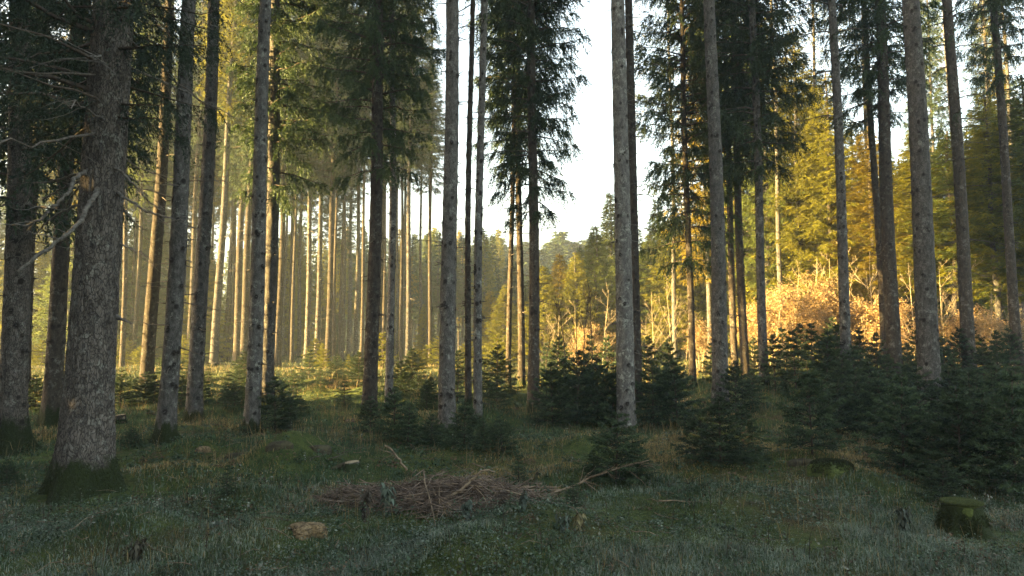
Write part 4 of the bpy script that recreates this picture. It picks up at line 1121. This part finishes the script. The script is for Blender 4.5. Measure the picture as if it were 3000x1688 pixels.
def stick(name, pts, d, r0, r1, label, side=0, seed=0, mat=None, cat='branch', sidel=(0.15, 0.5)):
    """a branch through photo points at the given distances"""
    g = np.random.default_rng(seed)
    n = len(pts)
    dd = np.interp(np.arange(n), np.linspace(0, n - 1, len(d)), d)
    P = np.array([at(a, b, y) for (a, b), y in zip(pts, dd)])
    tt = np.linspace(0, n - 1, n * 4); Pf = np.stack([np.interp(tt, np.arange(n), P[:, c]) for c in range(3)], -1)
    Pf[1:-1] = (Pf[:-2] + 2 * Pf[1:-1] + Pf[2:]) / 4
    Pf[1:-1] += g.normal(0, 0.004, Pf[1:-1].shape)
    o0 = Pf[0].copy(); Pf -= o0
    m = len(Pf)
    rr = np.linspace(r0, r1, m)
    s = Soup(); s.add(*tube(Pf, rr, 8))
    e = tree_root(name, o0, label, cat) if side else None
    if e is None:
        return tag(obj(name, s.mesh(name, [mat or STICK], sm=True), None, o0), label, cat)
    obj('stem', s.mesh('stem', [mat or STICK], sm=True), e)
    w = Soup()
    for _ in range(side):
        k = g.integers(m // 4, m - 1); d_ = Pf[min(k + 1, m - 1)] - Pf[k - 1]
        a = math.atan2(d_[1], d_[0]) + g.choice([-1, 1]) * g.uniform(0.4, 1.2)
        L = g.uniform(*sidel)
        Q_ = twig_line(Pf[k], a, L, g, g.uniform(-0.6, 0.7), 7, 0.10)
        w.add(*tube(Q_, np.linspace(rr[k] * 0.5, 0.0018, 7), 4))
        for _ in range(2):
            w.add(*tube(twig_line(Q_[g.integers(2, 6)], a + g.normal(0, 0.8), L * 0.4, g, g.uniform(-0.6, 0.4), 5, 0.1), np.linspace(0.003, 0.0014, 5), 3))
    obj('twigs', w.mesh('twigs', [mat or STICK], sm=True), e)
    return e
b0 = hit(1600, 1452)[1]
stick('fallen_branch', [(1600, 1452), (1680, 1425), (1740, 1395), (1800, 1375), (1860, 1358), (1900, 1349)], (b0, b0 + 0.25), 0.014, 0.005, 'long bare fallen branch leaning up against the wide foremost sapling', 16, 1)
b1 = hit(1300, 1490)[1] - 0.1
stick('crooked_stick', [(1291, 1468), (1345, 1440), (1385, 1405), (1408, 1380), (1430, 1379), (1450, 1382)], (b1, b1 + 0.15), 0.014, 0.007, 'crooked pale stick lying across the brush pile', 3, 2, sidel=(0.08, 0.2))
stick('leaning_stick', [(1192, 1378), (1165, 1340), (1140, 1312), (1128, 1305)], (7.6, 7.7), 0.013, 0.008, 'short stick poking up behind the brush pile', 3, 3, sidel=(0.08, 0.25))
b2 = hit(1560, 1440)[1]
stick('cut_pole', [(1490, 1432), (1560, 1426), (1632, 1428)], (b2,), 0.017, 0.014, 'upper one of two cut poles right of the brush pile', 0, 4)
stick('cut_pole', [(1500, 1444), (1570, 1436), (1640, 1436)], (b2 - 0.08,), 0.019, 0.015, 'lower one of two cut poles right of the brush pile', 0, 5)
stick('dark_snag', [(1553, 1422), (1562, 1412), (1570, 1398), (1575, 1386)], (b2 + 0.2,), 0.013, 0.017, 'short dark snag standing behind the cut poles', 0, 6, ROT)
b3 = hit(1170, 1476)[1]
stick('long_stick', [(1165, 1472), (1210, 1482), (1260, 1480), (1300, 1474), (1370, 1478), (1480, 1484)], (b3 - 0.1, b3 - 0.25), 0.012, 0.005, 'thin pale stick along the front of the brush pile', 2, 7, sidel=(0.08, 0.2))
b4 = hit(900, 1460)[1]
stick('long_stick', [(900, 1455), (960, 1458), (1040, 1460), (1075, 1459)], (b4,), 0.012, 0.010, 'straight brown stick at the left end of the brush pile', 2, 8, BRUSH_M, sidel=(0.08, 0.2))
b5 = hit(800, 1520)[1]
stick('dark_stick', [(765, 1514), (800, 1520), (845, 1524)], (b5,), 0.014, 0.010, 'short dark stick left of the tan wood chunk', 0, 9, ROT)
b6 = hit(2080, 1470)[1]
stick('thin_rod', [(1930, 1466), (2010, 1468), (2090, 1469), (2175, 1473)], (b6,), 0.007, 0.003, 'thin straw coloured rod lying in the right grass', 0, 10)
for k, (px, py) in enumerate([(960, 1345), (985, 1332), (905, 1345), (1010, 1380)]):
    q_ = hit(px, py)[1]
    stick('dead_stick', [(px - 40, py + 12), (px, py), (px + 35, py - 10)], (q_,), 0.011, 0.005, ['grey stick lying left of the sawn stump', 'grey stick lying behind the sawn stump', 'grey stick lying beside the low mossy log', 'thin stick lying just before the sawn stump'][k], 4, 20 + k, TWIG, sidel=(0.1, 0.3))

# wilted tall herbs
def wilted(px, py, ty, wpx, seed, label, col, nst=5, nleaf=90):
    g = np.random.default_rng(seed)
    p = hit(px, py); d = p[1]; h = at(px, ty, d)[2] - p[2]; w = wpx * d / 2000 / 2
    e = tree_root('wilted_herb', p, label, 'plant', 'wilted tall herbs')
    s = Soup(); LV, LT, LC, n0 = [], [], [], 0
    for k in range(nst):
        a = g.uniform(0, 6.28); t = np.linspace(0, 1, 8)
        P = np.stack([w * 0.5 * t * math.cos(a), w * 0.5 * t * math.sin(a), h * g.uniform(0.75, 1.0) * (t - 0.12 * t ** 4)], -1); P[1:] += g.normal(0, 0.008, (7, 3))
        P[0, 2] = -0.03
        s.add(*tube(P, np.linspace(0.006, 0.0025, 8), 5))
        for _ in range(int(nleaf * 1.6) // nst):
            u = g.uniform(0.2, 1); i_ = min(int(u * 7), 6); q_ = P[i_]
            aa = g.uniform(0, 6.28); L = g.uniform(0.035, 0.085) * (0.7 + h); wd = L * g.uniform(0.12, 0.22)
            dv = np.array([math.cos(aa), math.sin(aa), 0.2])
            tt = np.linspace(0, 1, 5)
            C = q_ + np.outer(tt * L * 0.55, dv); C[:, 2] -= 0.85 * L * tt ** 1.6
            sd = norm(np.cross(dv, [0, 0, 1.0]) + g.normal(0, 0.3, 3)) * wd
            wp = np.sin(np.clip(tt * 3.0 + 0.15, 0, math.pi))[:, None]
            A = C - sd * wp; B = C + sd * wp
            V = np.concatenate([A, B]); Q = [[i2, i2 + 1, i2 + 6, i2 + 5] for i2 in range(4)]
            LV.append(V); LT.append(np.array(Q) + n0); n0 += 10
            cc = np.array(col) * g.uniform(0.6, 1.5); LC.append(np.tile(cc, (10, 1)))
    obj('stems', s.mesh('stems', [DARK_STEM], sm=True), e)
    obj('leaves', mesh('leaves', np.concatenate(LV), None, np.concatenate(LT), [HERB], {'col': np.concatenate(LC)}), e)
wilted(1134, 1510, 1385, 70, 1, 'tall wilted herb with drooping grey green leaves before the brush pile', (0.09, 0.115, 0.085), 6, 150)
wilted(1070, 1530, 1400, 40, 2, 'dark dried herb left of the drooping grey green one', (0.045, 0.036, 0.026), 5, 70)
wilted(1528, 1500, 1420, 36, 3, 'dark drooping herb at the right end of the brush pile', (0.05, 0.065, 0.05), 4, 110)
wilted(1366, 1530, 1445, 40, 4, 'small drooping herb before the middle of the brush pile', (0.07, 0.09, 0.07), 4, 90)
wilted(1650, 1560, 1490, 70, 5, 'low broad leaved herb below the fallen branch', (0.07, 0.09, 0.07), 5, 70)
wilted(1700, 1560, 1480, 50, 6, 'yellowing herb right of the low broad leaved one', (0.16, 0.14, 0.07), 4, 50)
wilted(2650, 1560, 1460, 60, 7, 'dark leafy herb left of the mossy stump', (0.05, 0.06, 0.045), 5, 110)
wilted(400, 1650, 1560, 60, 8, 'dark dried herb in the lower left grass', (0.05, 0.045, 0.03), 5, 70)

# ------------------------------------------------------------------ grass and low herbs (nobody could count them)
def scatter(n, y0, y1, g, margin=1.06):
    """random points on the ground the camera could see, uniform per area"""
    y = np.sqrt(g.random(n) * (y1 ** 2 - y0 ** 2) + y0 ** 2)
    x = (g.random(n) * 2 - 1) * (y * 0.75 * margin + 0.6)
    keep = np.ones(n, bool)
    for bx, by, br in BASES:
        if by > y0 - 1 and by < y1 + 1:
            keep &= (x - bx) ** 2 + (y - by) ** 2 > br ** 2
    # the brush pile keeps its own ground
    keep &= ~((((x - bp[0] - 0.1) / 0.8) ** 2 + ((y - bp[1] - 0.25) / 0.5) ** 2) < 1)
    return x[keep], y[keep]
def blades(x, y, h, w, g, col, lean=0.45):
    n = len(x)
    z = ground(x, y) - 0.01
    a = g.uniform(0, 6.28, n); b = g.uniform(0, 6.28, n)
    side = np.stack([np.cos(a), np.sin(a), np.zeros(n)], -1) * (w * 0.5)[:, None]
    ln = (lean * g.random(n) * 1.6)[:, None] * h[:, None]
    dirv = np.stack([np.cos(b), np.sin(b), np.zeros(n)], -1)
    p = np.stack([x, y, z], -1)
    mid = p + dirv * ln * 0.3 + np.array([0, 0, 1.0]) * (h * 0.6)[:, None]
    tip = p + dirv * ln + np.array([0, 0, 1.0]) * (h * np.clip(1 - 0.35 * ln[:, 0] / h, 0.3, 1))[:, None]
    V = np.stack([p - side, p + side, mid - side * 0.75, mid + side * 0.75, tip], 1).reshape(-1, 3)
    k = np.arange(n)[:, None] * 5
    T_ = np.concatenate([k + np.array([[0, 1, 3]]), k + np.array([[0, 3, 2]]), k + np.array([[2, 3, 4]])])
    return V, T_, np.repeat(col, 5, 0)
g = np.random.default_rng(1234)
def grass_cols(x, y, g, dry_bias=0.0):
    n = len(x)
    dry = smooth(0.15, 0.75, wob(x, y, 2.2, 4) * 0.6 + wob(x, y, 0.6, 5) * 0.3 + dry_bias + 0.12 + 0.42 * smooth(0.3, 2.5, x) * smooth(7.2, 8.6, y) * (1 - smooth(15, 18, y)))
    frost = 1.35 * smooth(9.5, 5.2, y + 0.9 * wob(x, y, 1.3, 6)) * (0.6 + 0.5 * wob(x, y, 0.5, 7) + 0.35 * smooth(0.5, 3.5, x))
    isdry = g.random(n) < dry * 0.75 + 0.08
    mossy = smooth(-0.1, 0.6, wob(x, y, 1.0, 1) + 0.4 * wob(x, y, 3.1, 3))[:, None]
    c = np.where(isdry[:, None], np.array([0.25, 0.18, 0.078]), np.array([0.050, 0.084, 0.040]) * (1 - mossy) + np.array([0.085, 0.122, 0.036]) * mossy)
    far = smooth(15, 24, y)[:, None]
    c = c * (1 - far) + (c * 0.55 + np.array([0.07, 0.065, 0.018]) * 0.45 + 0.01) * far
    isf = g.random(n) < np.clip(frost, 0, 1) * 0.75
    fc = np.array([0.26, 0.29, 0.25])
    c = np.where(isf[:, None], c * 0.45 + fc * 0.55, c)
    c = c * (0.75 + 0.5 * np.clip(wob(x, y, 0.28, 4) * 0.7 + 0.5, 0, 1))[:, None]
    return c * g.uniform(0.5, 1.45, (n, 1))
Vs, Ts, Cs, n0 = [], [], [], 0
for n, y0, y1, hh, ww in ((230000, 3.6, 7.0, (0.022, 0.085), 0.0042), (170000, 7.0, 12.0, (0.03, 0.10), 0.006), (130000, 12.0, 20.0, (0.05, 0.15), 0.009), (110000, 20.0, 34.0, (0.06, 0.2), 0.015), (70000, 34, 70, (0.10, 0.3), 0.035)):
    x, y = scatter(n, y0, y1, g)
    cl = 0.55 + 0.75 * np.clip(wob(x, y, 0.35, 2) * 0.5 + wob(x, y, 1.1, 6) * 0.5 + 0.4, 0, 1.3)
    h = g.uniform(*hh, len(x)) * cl * np.where(smooth(-0.1, 0.6, wob(x, y, 1.0, 1) + 0.4 * wob(x, y, 3.1, 3)) > 0.5, 0.45, 1.0)
    V, T_, C = blades(x, y, h, np.full(len(x), ww) * g.uniform(0.6, 1.4, len(x)), g, grass_cols(x, y, g), 0.7)
    Vs.append(V); Ts.append(T_ + n0); Cs.append(C); n0 += len(V)
# taller dry stalks in tufts
for n, y0, y1, hh, ww in ((3000, 4.2, 9, (0.12, 0.30), 0.0035), (9000, 9, 16, (0.18, 0.42), 0.005), (9000, 16, 30, (0.2, 0.45), 0.010)):
    x, y = scatter(n, y0, y1, g)
    k = (wob(x, y, 1.3, 3) + 0.5 * wob(x, y, 0.4, 1) + 0.45 * smooth(0.5, 3, x)) > 0.35
    x, y = x[k], y[k]
    V, T_, C = blades(x, y, g.uniform(*hh, len(x)), np.full(len(x), ww), g, np.array([0.23, 0.165, 0.075]) * g.uniform(0.5, 1.3, (len(x), 1)), 0.55)
    Vs.append(V); Ts.append(T_ + n0); Cs.append(C); n0 += len(V)
tag(obj('grass', mesh('grass', np.concatenate(Vs), np.concatenate(Ts), None, [GRASS], {'col': np.concatenate(Cs)})),
    'green and straw coloured grass, frosty in front', 'grass', kind='stuff')

# low frosty herbs in front
def herb_layer(nc, y0, y1, g, size, npl):
    cx, cy = scatter(nc, y0, y1, g)
    k = wob(cx, cy, 0.7, 5) + 0.6 * wob(cx, cy, 2.0, 2) + g.normal(0, 0.4, len(cx)) > -0.25
    cx, cy = cx[k], cy[k]
    m = len(cx)
    n = m * npl
    rad = np.repeat(g.uniform(0.05, 0.17, m), npl); hh = np.repeat(0.02 + 0.22 * g.random(m) ** 2.2, npl)
    th = g.uniform(0, 6.28, n); u = np.sqrt(g.random(n))
    x = np.repeat(cx, npl) + rad * u * np.cos(th); y = np.repeat(cy, npl) + rad * u * np.sin(th)
    z = ground(x, y) + hh * g.uniform(0.25, 1, n) * (1 - 0.5 * u)
    c = np.stack([x, y, z], -1)
    a = norm(np.stack([np.cos(th), np.sin(th), g.normal(-0.15, 0.45, n)], -1) + g.normal(0, 0.25, (n, 3)))
    b = norm(np.cross(a, np.array([0, 0, 1.0]) + g.normal(0, 0.35, (n, 3))))
    up = np.cross(b, a)
    l = (size * np.repeat(g.uniform(0.7, 1.7, m), npl) * g.uniform(0.6, 1.3, n))[:, None]; w = l * g.uniform(0.3, 0.5, (n, 1))
    V = np.stack([c - a * l * 0.5, c - a * l * 0.05 + b * w + up * l * 0.12, c + a * l * 0.5, c - a * l * 0.05 - b * w + up * l * 0.12], 1).reshape(-1, 3)
    i_ = np.arange(n)[:, None] * 4
    T_ = np.concatenate([i_ + np.array([[0, 1, 2]]), i_ + np.array([[0, 2, 3]])])
    ct = np.repeat(g.random(m), npl)
    fr = np.clip(smooth(8.5, 5.0, y) * (0.5 + 0.5 * wob(x, y, 0.8, 7)), 0, 1)
    col = np.where((ct < 0.12)[:, None], np.array([0.09, 0.06, 0.035]), np.where((ct < 0.6)[:, None], np.array([0.038, 0.060, 0.032]), np.array([0.055, 0.085, 0.048])))
    isf = (g.random(n) < fr * 0.6)[:, None]
    col = np.where(isf, col * 0.4 + np.array([0.17, 0.195, 0.155]) * 0.6, col) * g.uniform(0.6, 1.4, (n, 1))
    return V, T_, np.repeat(col, 4, 0)
Vs, Ts, Cs, n0 = [], [], [], 0
for a in ((4600, 3.8, 7.4, g, 0.0155, 32), (3000, 7.4, 13, g, 0.026, 22), (2200, 13, 26, g, 0.05, 16)):
    V, T_, C = herb_layer(*a)
    Vs.append(V); Ts.append(T_ + n0); Cs.append(C); n0 += len(V)
def stalk_layer(n, y0, y1, g):
    x, y = scatter(n, y0, y1, g)
    k = wob(x, y, 0.9, 2) + g.normal(0, 0.5, len(x)) > 0.2
    x, y = x[k], y[k]; n = len(x)
    V1, T1, _ = blades(x, y, g.uniform(0.10, 0.30, n), np.full(n, 0.006), g, np.zeros((n, 3)), 0.25)
    C1 = np.repeat(np.array([0.040, 0.032, 0.022]) * g.uniform(0.5, 1.8, (n, 1)), 5, 0)
    m = 7
    base = V1.reshape(n, 5, 3)
    u = g.uniform(0.3, 1, (n, m, 1))
    c = base[:, None, 0] * (1 - u) + base[:, None, 4] * u
    a = norm(g.normal(size=(n, m, 3)) + np.array([0, 0, -0.5])); b = norm(np.cross(a, g.normal(size=(n, m, 3))))
    l = g.uniform(0.012, 0.034, (n, m, 1)); w_ = l * 0.35
    V2 = np.stack([c, c + a * l * 0.5 + b * w_, c + a * l, c + a * l * 0.5 - b * w_], 2).reshape(-1, 3)
    i_ = np.arange(n * m)[:, None] * 4
    T2 = np.concatenate([i_ + np.array([[0, 1, 2]]), i_ + np.array([[0, 2, 3]])]) + len(V1)
    kind = g.random((n, 1))
    col = np.where(kind < 0.4, np.array([0.055, 0.045, 0.028]), np.where(kind < 0.75, np.array([0.045, 0.062, 0.035]), np.array([0.15, 0.16, 0.13])))
    C2 = np.repeat(np.repeat(col, m, 0) * g.uniform(0.6, 1.5, (n * m, 1)), 4, 0)
    return np.concatenate([V1, V2]), np.concatenate([T1, T2]), np.concatenate([C1, C2])
for a in ((1500, 4.2, 8.0, g), (900, 8.0, 14.0, g)):
    V, T_, C = stalk_layer(*a)
    Vs.append(V); Ts.append(T_ + n0); Cs.append(C); n0 += len(V)
tag(obj('low_herbs', mesh('low_herbs', np.concatenate(Vs), np.concatenate(Ts), None, [HERB], {'col': np.concatenate(Cs)})),
    'low frosty herb layer among the grass', 'herbs', kind='stuff')

# needle and twig litter
s = Soup()
for _ in range(900):
    y = math.sqrt(g.uniform(3.9 ** 2, 15 ** 2)); x = g.uniform(-0.8, 0.8) * y; a = g.uniform(0, 6.28); L = g.uniform(0.05, 0.28)
    t = np.linspace(-0.5, 0.5, 4); P = np.stack([x + L * t * math.cos(a), y + L * t * math.sin(a), ground(x + L * t * math.cos(a), y + L * t * math.sin(a)) + g.uniform(0.01, 0.05) + g.normal(0, 0.012, 4)], -1)
    s.add(*tube(P, np.linspace(0.004, 0.002, 4) * g.uniform(0.6, 1.5), 3))
tag(obj('twig_litter', s.mesh('twig_litter', [STICK])), 'thin fallen twigs strewn through the grass', 'litter', kind='stuff')

# ------------------------------------------------------------------ air, sky, sun
def box(name, lo, hi):
    x0, y0, z0 = lo; x1, y1, z1 = hi
    V = [(x0, y0, z0), (x1, y0, z0), (x1, y1, z0), (x0, y1, z0), (x0, y0, z1), (x1, y0, z1), (x1, y1, z1), (x0, y1, z1)]
    Q = [(0, 3, 2, 1), (4, 5, 6, 7), (0, 1, 5, 4), (1, 2, 6, 5), (2, 3, 7, 6), (3, 0, 4, 7)]
    return mesh(name, V, None, np.array(Q))
HAZE = 0.0011
hm, nt, nd, ln = new_mat('haze_air')
out = N(nd, 'ShaderNodeOutputMaterial'); pv = N(nd, 'ShaderNodeVolumePrincipled')
pv.inputs['Color'].default_value = (0.74, 0.88, 0.98, 1); pv.inputs['Density'].default_value = HAZE; pv.inputs['Anisotropy'].default_value = 0.1
ln.new(pv.outputs[0], out.inputs['Volume'])
hz = box('haze', (-155, -35, -1.6), (155, 155, 31))
hz.materials.append(hm)
tag(obj('haze', hz), 'thin morning haze filling the wood', 'haze', kind='stuff')

w = bpy.data.worlds.new('World'); scene.world = w; w.use_nodes = True
nd = w.node_tree.nodes; ln = w.node_tree.links
sky = nd.new('ShaderNodeTexSky'); sky.sky_type = 'NISHITA'; sky.sun_disc = False
sky.sun_elevation = SUN_EL; sky.sun_rotation = -SUN_AZ
sky.air_density = 1.0; sky.dust_density = 4.0; sky.ozone_density = 1.0
bg = nd['Background']; bg.inputs['Strength'].default_value = 0.074
hs = nd.new('ShaderNodeHueSaturation'); hs.inputs['Saturation'].default_value = 0.76
ln.new(sky.outputs[0], hs.inputs['Color']); wm = nd.new('ShaderNodeMix'); wm.data_type = 'RGBA'; wm.blend_type = 'MULTIPLY'; wm.inputs[0].default_value = 1.0; wm.inputs[7].default_value = (1.0, 0.962, 0.875, 1)
ln.new(hs.outputs[0], wm.inputs[6]); ln.new(wm.outputs[2], bg.inputs['Color'])

sd = bpy.data.lights.new('sun', 'SUN'); sd.energy = 5.0; sd.angle = R(0.5); sd.color = (1.0, 0.68, 0.24)
so = bpy.data.objects.new('sun', sd); COL.objects.link(so)
dirv = Vector((-math.sin(SUN_AZ) * math.cos(SUN_EL), math.cos(SUN_AZ) * math.cos(SUN_EL), math.sin(SUN_EL)))
so.rotation_euler = dirv.to_track_quat('Z', 'Y').to_euler()
so.location = (-40, 20, 40)

# ------------------------------------------------------------------ render settings
scene.view_settings.view_transform = 'Standard'
scene.view_settings.look = 'None'
scene.view_settings.exposure = 4.15
scene.view_settings.gamma = 1.0
cy = scene.cycles
cy.use_denoising = True
cy.denoiser = 'OPENIMAGEDENOISE'
cy.max_bounces = 5; cy.diffuse_bounces = 3; cy.glossy_bounces = 1; cy.transmission_bounces = 4; cy.volume_bounces = 0; cy.transparent_max_bounces = 4
cy.use_adaptive_sampling = False
cy.caustics_reflective = False; cy.caustics_refractive = False
cy.sample_clamp_indirect = 6
print('polys', sum(len(m.polygons) for m in bpy.data.meshes), 'objects', len(bpy.data.objects))
